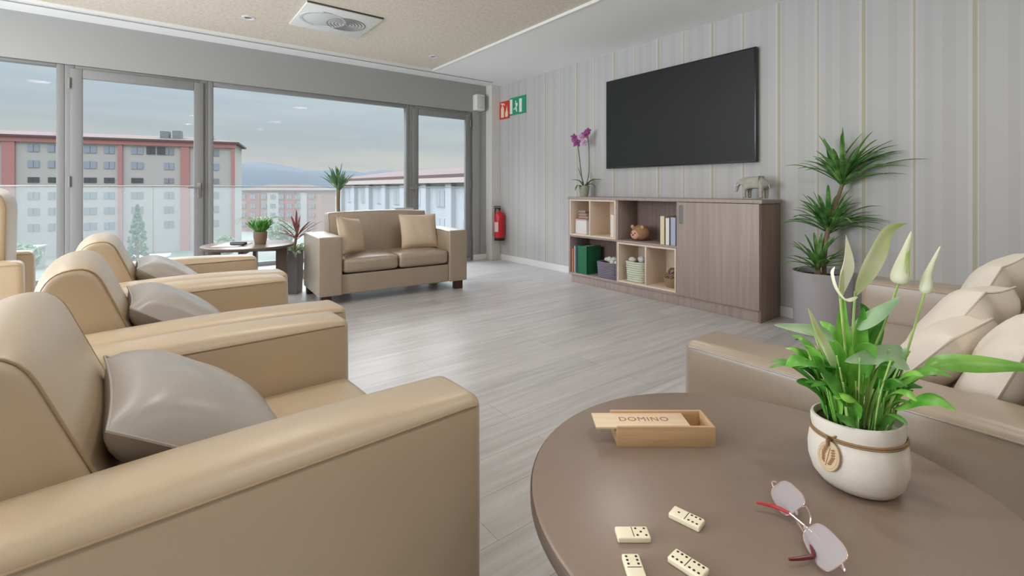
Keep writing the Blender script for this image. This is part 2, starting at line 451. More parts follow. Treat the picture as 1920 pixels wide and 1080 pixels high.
# ------------------------------------------------------------------ windows
def window(n, x0, x1, top, side, head, foot, label, sash=False, hinge_left=False):
    r = sroot('window_%d' % n, label, 'window', ((x0 + x1) / 2, YB + .07, 0))
    cx = (x0 + x1) / 2; y0, y1 = -.05, .03
    bm = B()
    box(bm, (x0 - cx, y0, .045), (x0 - cx + side, y1, 2.19), .006); box(bm, (x1 - cx - side, y0, .045), (x1 - cx, y1, 2.19), .006)
    box(bm, (x0 - cx + side, y0, top), (x1 - cx - side, y1, 2.19), .006); box(bm, (x0 - cx + side, y0, .045), (x1 - cx - side, y1, .045 + foot), .006)
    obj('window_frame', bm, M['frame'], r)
    s2 = side
    if sash:
        s2 = side + .055
        bm = B(); a, b = x0 - cx + side * .55, x1 - cx - side * .55; yy0, yy1 = -.068, -.02
        box(bm, (a, yy0, .07), (a + .085, yy1, top + .035), .008); box(bm, (b - .085, yy0, .07), (b, yy1, top + .035), .008)
        box(bm, (a + .085, yy0, top - .05), (b - .085, yy1, top + .035), .008); box(bm, (a + .085, yy0, .07), (b - .085, yy1, .17), .008)
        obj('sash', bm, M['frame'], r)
        hx = (b - .04) if not hinge_left else (a + .04)
        bm = B(); box(bm, (hx - .016, yy0 - .012, .96), (hx + .016, yy0, 1.12), .004); tube(bm, [(hx, yy0 - .01, 1.07), (hx, yy0 - .05, 1.07), (hx - .10, yy0 - .052, 1.068)], .010, 8)
        obj('handle', bm, M['metal'], r)
        kx = a if not hinge_left else b
        for z in (.25, 1.12, 2.02):
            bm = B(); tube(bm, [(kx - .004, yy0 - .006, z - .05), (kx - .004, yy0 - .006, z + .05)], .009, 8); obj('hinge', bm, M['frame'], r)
    bm = B(); box(bm, (x0 - cx + side * .8, -.012, .06), (x1 - cx - side * .8, -.002, top + .02))
    obj('glass', bm, M['glass'], r)
    return r
window(1, -2.55, -.645, 2.165, .055, .03, .06, 'wide fixed window pane at the left end of the window wall')
window(2, -.645, .455, 2.125, .07, .06, .1, 'glazed balcony door with visible hinges between two fixed windows', sash=True)
window(3, .455, 2.745, 2.145, .05, .04, .06, 'widest fixed window pane behind the small sofa and round table')
window(4, 2.745, 3.745, 2.115, .075, .06, .1, 'narrow glazed door beside the corner pillar', sash=True, hinge_left=True)
window(5, -3.58, -2.55, 2.125, .07, .06, .1, 'glazed door out of frame at the far left of the window wall', sash=True)

# ------------------------------------------------------------------ balcony and town outside
quadbox('balcony_floor', (-7, 6.12, -.14), (7, 7.5, -.02), mat('pale balcony tile', (158, 157, 156), .5), label='pale tiled balcony floor outside the windows', cat='balcony')
gb = thing('glass_balustrade', 'clear glass balustrade along the balcony edge outside the windows', 'balustrade', (0, 7.35, -.02))
for k in range(8):
    bm = B(); box(bm, (-6 + k * 1.5, -.008, .05), (-6 + k * 1.5 + 1.494, .008, 1.10), .002); obj('glass_panel', bm, M['balglass'], gb)
bm = B(); box(bm, (-6, -.014, 1.10), (6, .014, 1.114), .003); obj('handrail', bm, M['metal'], gb)
bm = B(); box(bm, (-6, -.03, -.0), (6, .03, .06), .005); obj('base_rail', bm, M['frame'], gb)

GZ = -11.5
quadbox('ground', (-1500, 9, GZ - 1), (2000, 1500, GZ), mat('pale town ground', (112, 120, 112), .9, noise=.2, nscale=.05))
bm = B()
rd = random.Random(3); N = 120; top = []
for i in range(N + 1):
    x = -1400 + 4200 * i / N
    hgt = 73 - 10 * math.tanh((x - 320) / 140) + 4 * math.sin(x * .011) + 2 * math.sin(x * .037) + rd.uniform(-1, 1)
    top.append((x, hgt))
rows = []
for (dy, f) in ((0, 0), (160, .55), (320, .86), (480, 1), (800, .7)):
    rows.append([bm.verts.new((x, 1000 + dy - x * .12, GZ + (h - GZ * 0) * f + (0 if f == 0 else 8 * math.sin(x * .02 + dy)))) for x, h in top])
for a, b in zip(rows, rows[1:]):
    for i in range(N): bm.faces.new((a[i], a[i + 1], b[i + 1], b[i]))
struct('hills', bm, mat('hazy blue hills', (62, 74, 84), .95, noise=.12, nscale=.01), smooth=True)

M['facade'] = mat('sand facade', (168, 163, 160), .9, noise=.03, nscale=.3)
M['facade2'] = mat('pink brick facade', (164, 132, 122), .9, noise=.05, nscale=.4)
M['facade3'] = mat('pale lilac facade', (150, 150, 157), .9, noise=.03, nscale=.3)
M['rooftile'] = mat('rose roof tile', (92, 78, 76), .9, noise=.06, nscale=1.5)
M['redstrip'] = mat('rose red facade strip', (164, 116, 114), .9)
M['winblue'] = mat('bluish shutter', (136, 142, 154), .6)
M['windark'] = mat('dark window', (76, 76, 80), .4)
M['wingrey'] = mat('grey window', (124, 128, 134), .5)
M['brickred'] = mat('brick red panel', (146, 98, 92), .9)
win_meshes = {}
def win_mesh(w, h, m):
    key = (w, h, m)
    if key not in win_meshes:
        bm = B(); box(bm, (-w / 2, -.12, -h / 2), (-.04, .1, h / 2)); box(bm, (.04, -.12, -h / 2), (w / 2, .1, h / 2))
        o = obj('window', bm, M[m], None, False); win_meshes[key] = o.data; bpy.data.objects.remove(o)
    return win_meshes[key]
def add_win(parent, x, y, z, w, h, m):
    o = bpy.data.objects.new('window', win_mesh(w, h, m)); C.objects.link(o); o.parent = parent; o.location = (x, y, z)
def hip_roof(bm, x0, x1, y0, y1, z, h, ov):
    a = [bm.verts.new(p) for p in ((x0 - ov, y0 - ov, z), (x1 + ov, y0 - ov, z), (x1 + ov, y1 + ov, z), (x0 - ov, y1 + ov, z))]
    a2 = [bm.verts.new(v.co + Vector((0, 0, .35))) for v in a]
    d = (y1 - y0) / 2
    r0, r1 = bm.verts.new((x0 + d, (y0 + y1) / 2, z + h)), bm.verts.new((x1 - d, (y0 + y1) / 2, z + h))
    bm.faces.new(a)
    for k in range(4): bm.faces.new((a[k], a[(k + 1) % 4], a2[(k + 1) % 4], a2[k]))
    bm.faces.new((a2[0], a2[1], r1, r0)); bm.faces.new((a2[1], a2[2], r1)); bm.faces.new((a2[2], a2[3], r0, r1)); bm.faces.new((a2[3], a2[0], r0))
# tall block at the left
b1 = thing('apartment_building', 'tall pale apartment block with rose roof seen through the left windows', 'building', (-22.11, 123.83, GZ), math.radians(-13.33))
roofz = 22.2
bm = B(); box(bm, (-16, 0, 0), (36.8, 13, roofz)); obj('wall', bm, M['facade'], b1, False)
bm = B(); hip_roof(bm, -16, 36.8, 0, 13, roofz, 1.7, .9); obj('roof', bm, M['rooftile'], b1, False)
bm = B(); box(bm, (-16.2, -.5, roofz - .9), (37.1, 0, roofz)); obj('eaves_band', bm, M['redstrip'], b1, False)
for x0, x1 in ((.3, 2.1), (17.1, 17.8), (27.3, 28.8), (-9.5, -8.3), (36.3, 36.9)):
    bm = B(); box(bm, (x0, -.35, 0), (x1, 0, roofz - .9)); obj('red_strip', bm, M['redstrip'], b1, False)
for x, h in ((23.3, 2.4), (25.4, 2.6), (31, 2.0), (7, 2.0)):
    bm = B(); box(bm, (x, 2, roofz + .4), (x + 1.5, 4, roofz + h), .05); obj('chimney', bm, M['wingrey'], b1, False)
cols = (4.6, 7.6, 9.8, 12.8, 15.7, 20.1, 25.3, 33.0)
for ci, x in enumerate(cols):
    for ri in range(6):
        z = 20.2 - ri * 2.95
        m = ('winblue', 'winblue', 'windark', 'wingrey', 'wingrey', 'wingrey')[ri]
        if x > 24 and ri in (0, 2): m = 'wingrey'
        w = 1.9 if ci % 2 else 1.6
        add_win(b1, x, 0, z, w, 1.0 if ri == 2 else 1.35, m)
for x in (22.3, 24.0): add_win(b1, x, -.02, 20.3, 1.4, 1.5, 'windark')
for x in (-4, -6.8, -12): 
    for ri in range(6): add_win(b1, x, 0, 20.2 - ri * 2.95, 1.6, 1.35, 'wingrey')
# low rose block in the middle distance
b2 = thing('apartment_building', 'low rose brick apartment block in the middle distance behind the potted plant', 'building', (20.5, 160.5, GZ), math.radians(-37))
bm = B(); box(bm, (0, 0, 0), (24, 12, 12.0)); obj('wall', bm, M['facade2'], b2, False)
bm = B(); hip_roof(bm, 0, 24, 0, 12, 12.0, 2.0, .7); obj('roof', bm, M['rooftile'], b2, False)
for x0, x1 in ((2.0, 6.0), (13.0, 16.5)):
    bm = B(); box(bm, (x0, -.25, 0), (x1, 0, 11.6)); obj('brick_panel', bm, M['brickred'], b2, False)
for x0, x1 in ((8.2, 11.6), (18, 20)):
    bm = B(); box(bm, (x0, -.3, 0), (x1, 0, 11.6)); obj('pale_panel', bm, M['facade'], b2, False)
for x in (1.0, 4.0, 7.2, 9.9, 12.4, 14.8, 17.3, 21.5):
    for r in range(4): add_win(b2, x, -.3, 10.3 - 2.7 * r, 1.5, 1.3, 'wingrey')
b4 = thing('apartment_building', 'small far block between the tall pale block and the rose block', 'building', (15.5, 176, GZ), math.radians(-30))
bm = B(); box(bm, (0, 0, 0), (9, 10, 8.6)); obj('wall', bm, M['facade'], b4, False)
bm = B(); hip_roof(bm, 0, 9, 0, 9, 8.6, 1.5, .5); obj('roof', bm, M['redstrip'], b4, False)
for x in (2.2, 5, 7.4):
    for r in range(3): add_win(b4, x, -.05, 7 - 2.6 * r, 1.3, 1.3, 'windark')
# long block at the right
b3 = thing('apartment_building', 'long pale block with tan roof filling the right windows', 'building', (22.4, 73, GZ), math.atan2(38.5 - 71.1, 23.65 - 22.25))
L3 = 46
bm = B(); box(bm, (0, 0, 0), (L3, 12, 13.7)); obj('wall', bm, M['facade3'], b3, False)
bm = B(); hip_roof(bm, 0, L3, 0, 12, 13.7, 1.5, .8); obj('roof', bm, M['rooftile'], b3, False)
bm = B(); box(bm, (-.2, -.8, 13.2), (L3, 0, 13.72)); obj('eaves_band', bm, mat('grey brown eaves', (168, 156, 152), .9), b3, False)
for k in range(9):
    bm = B(); box(bm, (1.5 + k * 5.0, -.5, 0), (2.6 + k * 5.0, 0, 13.4)); obj('pier', bm, M['facade3'], b3, False)
for k in range(9):
    for r in range(4): add_win(b3, 4.9 + k * 5.0, -.02, 11.6 - 2.9 * r, 1.7, 1.7, ('winblue', 'wingrey')[(k + r) % 2])
# small white buildings down in the street
for k, (x, y, w, d_, h, m, lab) in enumerate(((-22, 104, 7, 5, 3.2, 'facade', 'small pale street building low in front of the tall block, leftmost'),
                                (-9.6, 96, 11, 4, 1.5, 'white', 'low white flat-roofed shed at the foot of the tall block'),
                                (2.0, 88, 5.5, 5, 1.0, 'redstrip', 'low building with a flat rose roof behind the far armchair'))):
    s = thing('street_building', lab, 'building', (x, y, GZ), math.radians(-13))
    bm = B(); box(bm, (0, 0, 0), (w, d_, h)); obj('wall', bm, M['facade'], s, False)
    bm = B(); box(bm, (-.3, -.3, h), (w + .3, d_ + .3, h + .3)); obj('roof', bm, M[m], s, False)
def tree(label, loc, h, r, m, seed, conic=True):
    t = thing('cypress_tree' if conic else 'town_tree', label, 'tree', loc)
    bm = B(); tube(bm, [(0, 0, 0), (0, 0, h * .5)], .18, 8); obj('trunk', bm, M['trunk'], t)
    rd = random.Random(seed); bm = B()
    for k in range(420):
        z = rd.random(); a = rd.uniform(0, 2 * PI)
        if conic: rr = r * math.sin(PI * min(1, (z * .93 + .07)) ** .6) * rd.uniform(.6, 1.05)
        else: rr = r * math.sqrt(max(0, 1 - (2 * z - 1) ** 2)) * rd.uniform(.5, 1.05)
        zz = h * (.08 + .92 * z) if conic else h * .35 + z * h * .65
        c = Vector((rr * math.cos(a), rr * math.sin(a), zz)); s = rd.uniform(.16, .34) * (1 if conic else 1.6)
        ax = Vector((rd.uniform(-1, 1), rd.uniform(-1, 1), rd.uniform(-.3, 1))).normalized(); u = ax.orthogonal().normalized() * s; w = ax.cross(u)
        vs = [bm.verts.new(c + p) for p in (u, w, -u, -w)]; bm.faces.new(vs)
        vs = [bm.verts.new(c + p) for p in (u, ax * s, -u, -ax * s)]; bm.faces.new(vs)
    obj('crown', bm, m, t, False)
tree('slim conical green cypress standing in front of the tall pale block', (-1.9, 89.5, GZ), 10.2, 1.25, M['conifer'], 5)
for k, (x, y, h, lab) in enumerate(((9.5, 92, 4.6, 'small round street tree near the right end of the tall block'), (-14, 90, 5.0, 'small round street tree left of the cypress'), (19, 96, 6.2, 'round street tree below the rose block'))):
    tree(lab, (x, y, GZ), h, h * .36, M['treeleaf'], 20 + k, False)

# ------------------------------------------------------------------ armchairs and sofas
def rounded(pts, n=5, r=.05):
    """polygon with rounded corners"""
    out = []; N = len(pts)
    for i in range(N):
        p = Vector(pts[i][:2]); rr = pts[i][2] if len(pts[i]) > 2 else r
        a = (Vector(pts[i - 1][:2]) - p); b = (Vector(pts[(i + 1) % N][:2]) - p)
        la = min(rr, a.length * .45); lb = min(rr, b.length * .45)
        A_, B_ = p + a.normalized() * la, p + b.normalized() * lb
        for k in range(n + 1):
            t = k / n; q = A_ * (1 - t) ** 2 + p * 2 * t * (1 - t) + B_ * t * t; out.append((q[0], q[1]))
    return out

def seat_parts(root, W, D, aw, ah, prof, ncush, seat, leather, arm_len=None, crown=.018, ar=.03, cush=(.16, .43), armpuff=.006, leg=.085):
    """local frame: faces +X, width along Y, on the floor"""
    al = arm_len or D
    xf, xb = D / 2, -D / 2
    bm = B(); soft_box(bm, ((xf - .025 + xb + .05) / 2, 0, (leg + cush[0]) / 2), (xf - .025 - xb - .05, W - 2 * aw + .004, cush[0] - leg), .012)
    obj('base', bm, leather, root)
    for s in (1, -1):
        yc = s * (W / 2 - aw / 2)
        bm = B(); soft_box(bm, (xf - al / 2, yc, (leg + ah - crown) / 2), (al, aw, ah - crown - leg), ar, (.004, armpuff, crown), 8)
        a = obj('arm', bm, leather, root)
        # welt seams along both top edges of the arm
        for s2 in (1, -1):
            y = yc + s2 * (aw / 2 + .001); z = ah - crown - ar * .55
            path = [(xb + (D - al) + .01, y, z), (xf - .05, y, z), (xf - .02, y - s2 * .002, z - .003)]
            bm = B(); tube(bm, path, .0022, 6); obj('seam_piping', bm, M['piping'] if leather is M['leather'] else leather, a)
    iw = W - 2 * aw - .01
    bm = B(); profile_extrude(bm, prof, -iw / 2, iw / 2, .022, 3, .018)
    bk = obj('backrest', bm, leather, root)
    for s in (1, -1):
        bm = B(); tube(bm, [(x, s * (iw / 2 - .010), z) for x, z in [(p[0] * .992, p[1] - .002) for p in prof]], .0022, 5, closed=True)
        obj('seam_piping', bm, M['piping'] if leather is M['leather'] else leather, bk)
    cw = iw / ncush
    for k in range(ncush):
        y = -iw / 2 + cw * (k + .5)
        bm = B(); soft_box(bm, ((seat + xf - .01) / 2, y, (cush[0] + .012 + cush[1] - .02) / 2), (xf - .01 - seat, cw - .006, cush[1] - .02 - cush[0] - .012), .035, (.012, .002, .02), 8)
        obj('seat_cushion', bm, leather, root)
    for sx in (1, -1):
        for sy in (1, -1):
            bm = B(); box(bm, (sx * (D / 2 - .075) - .035, sy * (W / 2 - .075) - .045, 0), (sx * (D / 2 - .075) + .035, sy * (W / 2 - .075) + .045, leg + .02), .005)
            obj('leg', bm, M['darkleg'], root)

CHW, CHD = .945, .88
ch_prof = rounded([(-.42, .10, .02), (-.43, .70, .08), (-.39, .80, .06), (-.29, .812, .06), (-.205, .60, .08), (-.10, .34, .03), (-.10, .10, .01)], 5)
def armchair(label, loc, rz):
    t = thing('armchair', label, 'armchair', loc, rz, 'row of beige club armchairs')
    seat_parts(t, CHW, CHD, .172, .628, ch_prof, 1, -.16, M['leather'], crown=.022, ar=.032, cush=(.24, .44))
    return t
c0 = armchair('large beige leather armchair nearest the round table with dominoes', (.113, 1.30, 0), math.radians(2.6))
c1 = copy_tree(c0); c1.location = (.125, 2.25, 0); c1.rotation_euler.z = math.radians(3.2); c1['label'] = 'middle beige armchair of the row of three along the left'
c2 = copy_tree(c0); c2.location = (.123, 3.19, 0); c2.rotation_euler.z = math.radians(2.0); c2['label'] = 'far beige armchair of the row, next to the round table by the window'

# high-backed chair by the far left window, turned away
hb = thing('high_back_armchair', 'tan high-backed armchair cut by the left edge beside the window', 'armchair', (-1.10, 4.10, 0), math.radians(184))
hp = rounded([(-.40, .10, .02), (-.415, .98, .06), (-.37, 1.045, .05), (-.29, 1.04, .05), (-.25, .9, .05), (-.22, .34, .03), (-.22, .10, .01)], 4)
seat_parts(hb, .72, .82, .12, .66, hp, 1, -.22, M['leather'], cush=(.24, .45), arm_len=.90)

LW, LD = 1.49, .76
lv_prof = rounded([(-.36, .10, .02), (-.37, .805, .03), (-.215, .815, .035), (-.15, .34, .03), (-.15, .10, .01)], 4)
lv = thing('loveseat', 'two-seat brown leather sofa standing in front of the window', 'sofa', (1.92, 4.665, 0), math.radians(-93))
seat_parts(lv, LW, LD, .205, .628, lv_prof, 2, -.18, M['leather_sofa'], arm_len=.66, crown=.006, ar=.012, cush=(.27, .435), armpuff=0, leg=.09)

SW, SD = 1.72, .88
sf_prof = rounded([(-.42, .10, .02), (-.43, .80, .05), (-.30, .82, .05), (-.20, .34, .03), (-.20, .10, .01)], 4)
sf = thing('sofa', 'beige leather sofa at the right behind the lily pot, cushions on it', 'sofa', (2.105, .36, 0), math.radians(90))
seat_parts(sf, SW, SD, .185, .618, sf_prof, 2, -.22, M['leather_sofa'], crown=.012, ar=.028, cush=(.24, .44), leg=.085)

# ------------------------------------------------------------------ cushions
R = math.radians
g = 'satin pillows on the armchairs'
pillow('grey taupe satin pillow leaning on the back of the nearest armchair', (.072, 1.225, .560), (R(55), 0, R(-86)), .45, .36, .17, M['pillow_grey'], 1, g)
pillow('grey taupe satin pillow on the middle armchair of the row', (.080, 2.175, .562), (R(55), 0, R(-87)), .45, .37, .17, M['pillow_grey'], 2, g)
pillow('grey taupe satin pillow on the far armchair of the row', (.080, 3.12, .562), (R(55), 0, R(-88)), .45, .37, .17, M['pillow_grey'], 3, g)
g = 'cream pillows on the loveseat'
pillow('cream pillow tilted against the left arm of the two-seat sofa', (1.53, 4.58, .60), (R(-16), R(8), R(38)), .38, .37, .12, M['pillow_cream'], 4, g)
pillow('cream square pillow leaning at the right end of the two-seat sofa', (2.27, 4.62, .605), (R(-18), R(1), R(-4)), .42, .37, .12, M['pillow_cream'], 5, g)
g = 'ivory pillows on the right sofa'
pillow('pale pillow farthest from the lily, against the sofa back near the wall', (2.38, .30, .640), (R(-24), R(4), R(174)), .38, .38, .15, M['pillow_pale'], 6, g)
pillow('pale ivory pillow directly behind the tall lily leaves', (1.98, .315, .600), (R(-30), R(-4), R(176)), .35, .36, .16, M['pillow_pale'], 7, g)
pillow('small ivory pillow in front, lowest of the leaning stack beside the lily', (1.74, .335, .565), (R(-38), R(3), R(172)), .32, .32, .13, M['pillow_pale'], 9, g)
pillow('pale pillow at the right edge of the picture beside the ivory pillow', (1.60, .19, .585), (R(-20), R(6), R(184)), .30, .32, .11, M['pillow_pale'], 8, g)

# ------------------------------------------------------------------ round tables
def round_table(label, loc, rz):
    t = thing('round_table', label, 'table', loc, rz, 'round side tables')
    bm = B(); lathe(bm, [(0, .524), (.366, .524), (.374, .530), (.376, .545), (.374, .5485), (.370, .55), (0, .55)], 96)
    top = obj('tabletop', bm, M['tabletop'], t)
    bm = B(); lathe(bm, [(.3755, .526), (.3775, .529), (.3775, .544), (.3755, .547)], 96); obj('edge_band', bm, M['tableedge'], top)
    for k in range(4):
        a = PI / 4 + k * PI / 2; m4 = Matrix.Rotation(a, 4, 'Z')
        bm = B(); box(bm, (.225, -.014, 0), (.32, .014, .524), .003); bmesh.ops.transform(bm, matrix=m4, verts=bm.verts[:]); obj('leg', bm, M['tableedge'], t)
    bm = B()
    for k in range(2):
        m4 = Matrix.Rotation(PI / 4 + k * PI / 2, 4, 'Z')
        r = bmesh.ops.create_cube(bm, size=1)
        for v in r['verts']: v.co = m4 @ Vector((v.co.x * .45, v.co.y * .026, .502 + v.co.z * .042))
    obj('stretcher', bm, M['tableedge'], t)
    return t
t1 = round_table('round taupe table in the foreground holding dominoes and a lily pot', (.80, .375, 0), R(20))
t2 = copy_tree(t1); t2.location = (.69, 4.86, 0); t2.rotation_euler.z = R(-65); t2['label'] = 'round taupe table by the window beside the two-seat sofa'

# ------------------------------------------------------------------ cabinet under the screen (front faces -X)
CX0, CX1 = 3.775, 4.11
cab = thing('media_cabinet', 'mauve grey wooden media cabinet with open cubbies and one door under the television', 'cabinet', ((CX0 + CX1) / 2, 2.80, 0))
ox, oy = (CX0 + CX1) / 2, 2.80
def cb(name, x0, x1, y0, y1, z0, z1, m, bev=.002, parent=cab):
    bm = B(); box(bm, (x0 - ox, y0 - oy, z0), (x1 - ox, y1 - oy, z1), bev); return obj(name, bm, m, parent)
YL, YR = 3.875, 1.735
cb('top_panel', CX0 - .012, CX1, YR - .012, YL + .012, .938, .966, M['cab'])
cb('side_panel', CX0, CX1, YL - .022, YL, .085, .938, M['cab'])
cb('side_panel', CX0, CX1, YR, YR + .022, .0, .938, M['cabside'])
cb('plinth', CX0 + .012, CX1, YR + .022, YL - .03, .0, .085, M['cab'])
cb('bottom_panel', CX0, CX1, YR + .022, YL - .022, .085, .107, M['cab'])
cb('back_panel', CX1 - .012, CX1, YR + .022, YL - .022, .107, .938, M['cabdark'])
cb('divider', CX0 + .004, CX1 - .012, 3.162, 3.184, .107, .938, M['cab'])
cb('divider', CX0 + .004, CX1 - .012, 2.462, 2.482, .107, .938, M['cab'])
cb('shelf', CX0 + .004, CX1 - .012, 3.184, YL - .022, .512, .532, M['cab'])
cb('shelf', CX0 + .004, CX1 - .012, 2.482, 3.162, .512, .532, M['cab'])
def insert(y0, y1, z0, z1, ym):
    r = None; bm = B(); x0, x1 = CX0 - .006 - ox, CX1 - .014 - ox; t = .016
    box(bm, (x0, y0 - oy, z0), (x1, y0 + t - oy, z1), .001); box(bm, (x0, y1 - t - oy, z0), (x1, y1 - oy, z1), .001)
    box(bm, (x0, y0 + t - oy, z0), (x1, y1 - t - oy, z0 + t), .001); box(bm, (x0, y0 + t - oy, z1 - t), (x1, y1 - t - oy, z1), .001)
    box(bm, (x1 - .006, y0 + t - oy, z0 + t), (x1, y1 - t - oy, z1 - t))
    o = obj('birch_insert', bm, M['birch'], cab)
    bm = B(); box(bm, (x0, ym - t / 2 - oy, z0 + t), (x1 - .006, ym + t / 2 - oy, z1 - t), .001); obj('divider', bm, M['birch'], o)
insert(3.185, 3.852, .533, .937, 3.545)
insert(2.483, 3.161, .108, .511, 2.815)
door = cb('door', CX0 - .018, CX0 - .001, YR + .006, 2.470, .098, .934, M['cab'])
bm = B(); tube(bm, [(CX0 - .018 - ox, 2.425 - oy, .905), (CX0 - .042 - ox, 2.425 - oy, .900), (CX0 - .042 - ox, 2.425 - oy, .752), (CX0 - .018 - ox, 2.425 - oy, .747)], .006, 8)
box(bm, (CX0 - .021 - ox, 2.405 - oy, .742), (CX0 - .0185 - ox, 2.445 - oy, .910))
obj('handle', bm, M['metal'], door)

# ------------------------------------------------------------------ things in the cubbies
def book(label, y, z, w, h, d, col, x=CX0 + .02, group=None):
    t = thing('book', label, 'book', (x, y, z), 0, group)
    m = mat('book cover %d %d %d' % col, col, .5)
    bm = B(); box(bm, (0, -w / 2, 0), (d, -w / 2 + .003, h)); box(bm, (0, w / 2 - .003, 0), (d, w / 2, h)); box(bm, (0, -w / 2, 0), (.003, w / 2, h)); obj('cover', bm, m, t, False)
    bm = B(); box(bm, (.003, -w / 2 + .003, .004), (d - .004, w / 2 - .003, h - .004)); obj('pages', bm, M['white'], t, False)
    return t
z = .108
book('orange book standing at the left end of the lower dark cubby', 3.832, z, .034, .27, .20, (222, 120, 60), group='books in the lower dark cubby')
book('light blue thin book beside the orange book', 3.797, z, .030, .30, .20, (150, 176, 196), group='books in the lower dark cubby')
bd = thing('binder', 'wide dark green binder in the lower dark cubby', 'binder', (CX0 + .03, 3.690, z))
bm = B(); box(bm, (0, -.075, 0), (.22, -.070, .31)); box(bm, (0, .070, 0), (.22, .075, .31)); box(bm, (0, -.075, 0), (.006, .075, .31)); obj('cover', bm, mat('green binder', (34, 110, 74), .5), bd, False)
bm = B(); box(bm, (.008, -.066, .004), (.214, .066, .30)); obj('pages', bm, M['white'], bd, False)
z = .533
book('cream book at the left of the trio beside the cabinet door', 2.645, z, .050, .265, .2, (226, 214, 176), group='books beside the door')
book('white book in the middle of the trio beside the door', 2.590, z, .044, .250, .2, (226, 230, 222), group='books beside the door')
book('blue grey book of the trio, touching the door divider', 2.530, z, .056, .258, .2, (176, 182, 206), group='books beside the door')
z = .551
book('white book standing alone in the upper right birch cubby', 3.250, z, .055, .235, .2, (232, 220, 212))
# white box with small pots in the upper left birch cubby
bx = thing('storage_box', 'white storage box in the upper left birch cubby', 'box', (CX0 + .13, 3.72, .550))
bm = B(); box(bm, (-.09, -.085, 0), (.09, .085, .15), .004); obj('box_body', bm, M['white'], bx)
bm = B(); box(bm, (-.093, -.088, .15), (.093, .088, .165), .003); obj('lid', bm, mat('pinkish lid', (206, 180, 174), .6), bx)
bn = thing('folded_cloth', 'rosy brown folded cloth on top of the white storage box', 'cloth', (CX0 + .13, 3.72, .7155))
for k in range(3):
    bm = B(); soft_box(bm, (0, .01 * k - .01, .018 + .032 * k), (.14, .15 - .02 * k, .030), .012, (0, 0, .003), 4); obj('fold', bm, mat('rosy cloth %d' % k, (176 - 8 * k, 146, 140), .9), bn)
# plush hedgehog-like ball with a face
pl = thing('plush_toy', 'round brown plush toy with pink face in the upper dark cubby', 'toy', (CX0 + .14, 2.98, .533))
rd = random.Random(11)
bm = B(); bmesh.ops.create_icosphere(bm, subdivisions=4, radius=1)
for v in bm.verts:
    n = v.co.normalized(); f = 1 + .06 * math.sin(17 * n.x) * math.sin(15 * n.y + 1) * math.sin(16 * n.z)
    v.co = Vector((n.x * .085 * f, n.y * .092 * f, .080 + n.z * .080 * f))
obj('body', bm, mat('brown plush', (160, 122, 92), .95, noise=.3, nscale=60, bump=.6, bscale=200), pl)
bm = B(); bmesh.ops.create_icosphere(bm, subdivisions=3, radius=1)
for v in bm.verts: v.co = Vector((-.066 + v.co.x * .036, .018 + v.co.y * .052, .062 + v.co.z * .048))
fc = obj('face', bm, mat('pink plush', (222, 168, 146), .9), pl)
for s in (1, -1):
    bm = B(); bmesh.ops.create_icosphere(bm, subdivisions=2, radius=.007)
    for v in bm.verts: v.co += Vector((-.100, .018 + s * .02, .078))
    obj('eye', bm, M['black'], fc)
    bm = B(); bmesh.ops.create_icosphere(bm, subdivisions=2, radius=.022)
    for v in bm.verts: v.co = Vector((v.co.x * .5 - .045, v.co.y + .01 + s * .06, v.co.z + .138))
    obj('ear', bm, mat('ear plush %d' % s, (196, 150, 116), .95), pl)
bm = B(); bmesh.ops.create_icosphere(bm, subdivisions=2, radius=.009)
for v in bm.verts: v.co += Vector((-.104, .018, .06))
obj('nose', bm, mat('nose brown', (120, 66, 56), .6), fc)
def basket(name, label, loc, w, d, h, m, flare, fill, fillm, seed):
    t = thing(name, label, 'basket', loc)
    bm = B(); n = 9
    # woven body: stacked rope courses around a rounded rectangle
    for k in range(n):
        f = 1 + flare * k / n; hw, hd = w / 2 * f, d / 2 * f; pts = []
        for a in range(40):
            an = 2 * PI * a / 40; c, s = math.cos(an), math.sin(an)
            e = .45; px = hd * math.copysign(abs(c) ** e, c); py = hw * math.copysign(abs(s) ** e, s)
            wv = 1 + .018 * math.sin(an * 14 + k * PI)
            pts.append((px * wv, py * wv, h / n * (k + .5)))
        tube(bm, pts, h / n * .56, 5, closed=True)
    box(bm, (-d / 2 * .92, -w / 2 * .92, .004), (d / 2 * .92, w / 2 * .92, .012))
    obj('basket_body', bm, m, t)
    rd = random.Random(seed); bm = B()
    for k in range(fill):
        r = bmesh.ops.create_icosphere(bm, subdivisions=2, radius=rd.uniform(.028, .04))
        o = Vector((rd.uniform(-.3, .3) * d, w * (-.36 + .72 * k / max(1, fill - 1)), h * 1.0 + rd.uniform(-.01, .02)))
        sc = Vector((1, rd.uniform(.8, 1.2), rd.uniform(.7, 1.2)))
        for v in r['verts']: v.co = Vector((v.co.x * sc.x, v.co.y * sc.y, v.co.z * sc.z)) + o
    obj('crumpled_lining', bm, fillm, t)
    return t
basket('basket', 'grey violet woven basket with white lining in the lower dark cubby', (CX0 + .155, 3.355, .109), .27, .22, .165, mat('grey violet weave', (126, 120, 134), .9, noise=.35, nscale=70), .08, 6, M['signwhite'], 4)
basket('basket', 'pale green white basket in the lower left birch cubby', (CX0 + .135, 2.985, .1265), .19, .20, .20, mat('pale green weave', (204, 210, 190), .9, noise=.12, nscale=60), .12, 4, M['white'], 6)
pc = thing('pine_cone_basket', 'brown woven bowl of pine cones in the lower right birch cubby', 'basket', (CX0 + .13, 2.600, .1265))
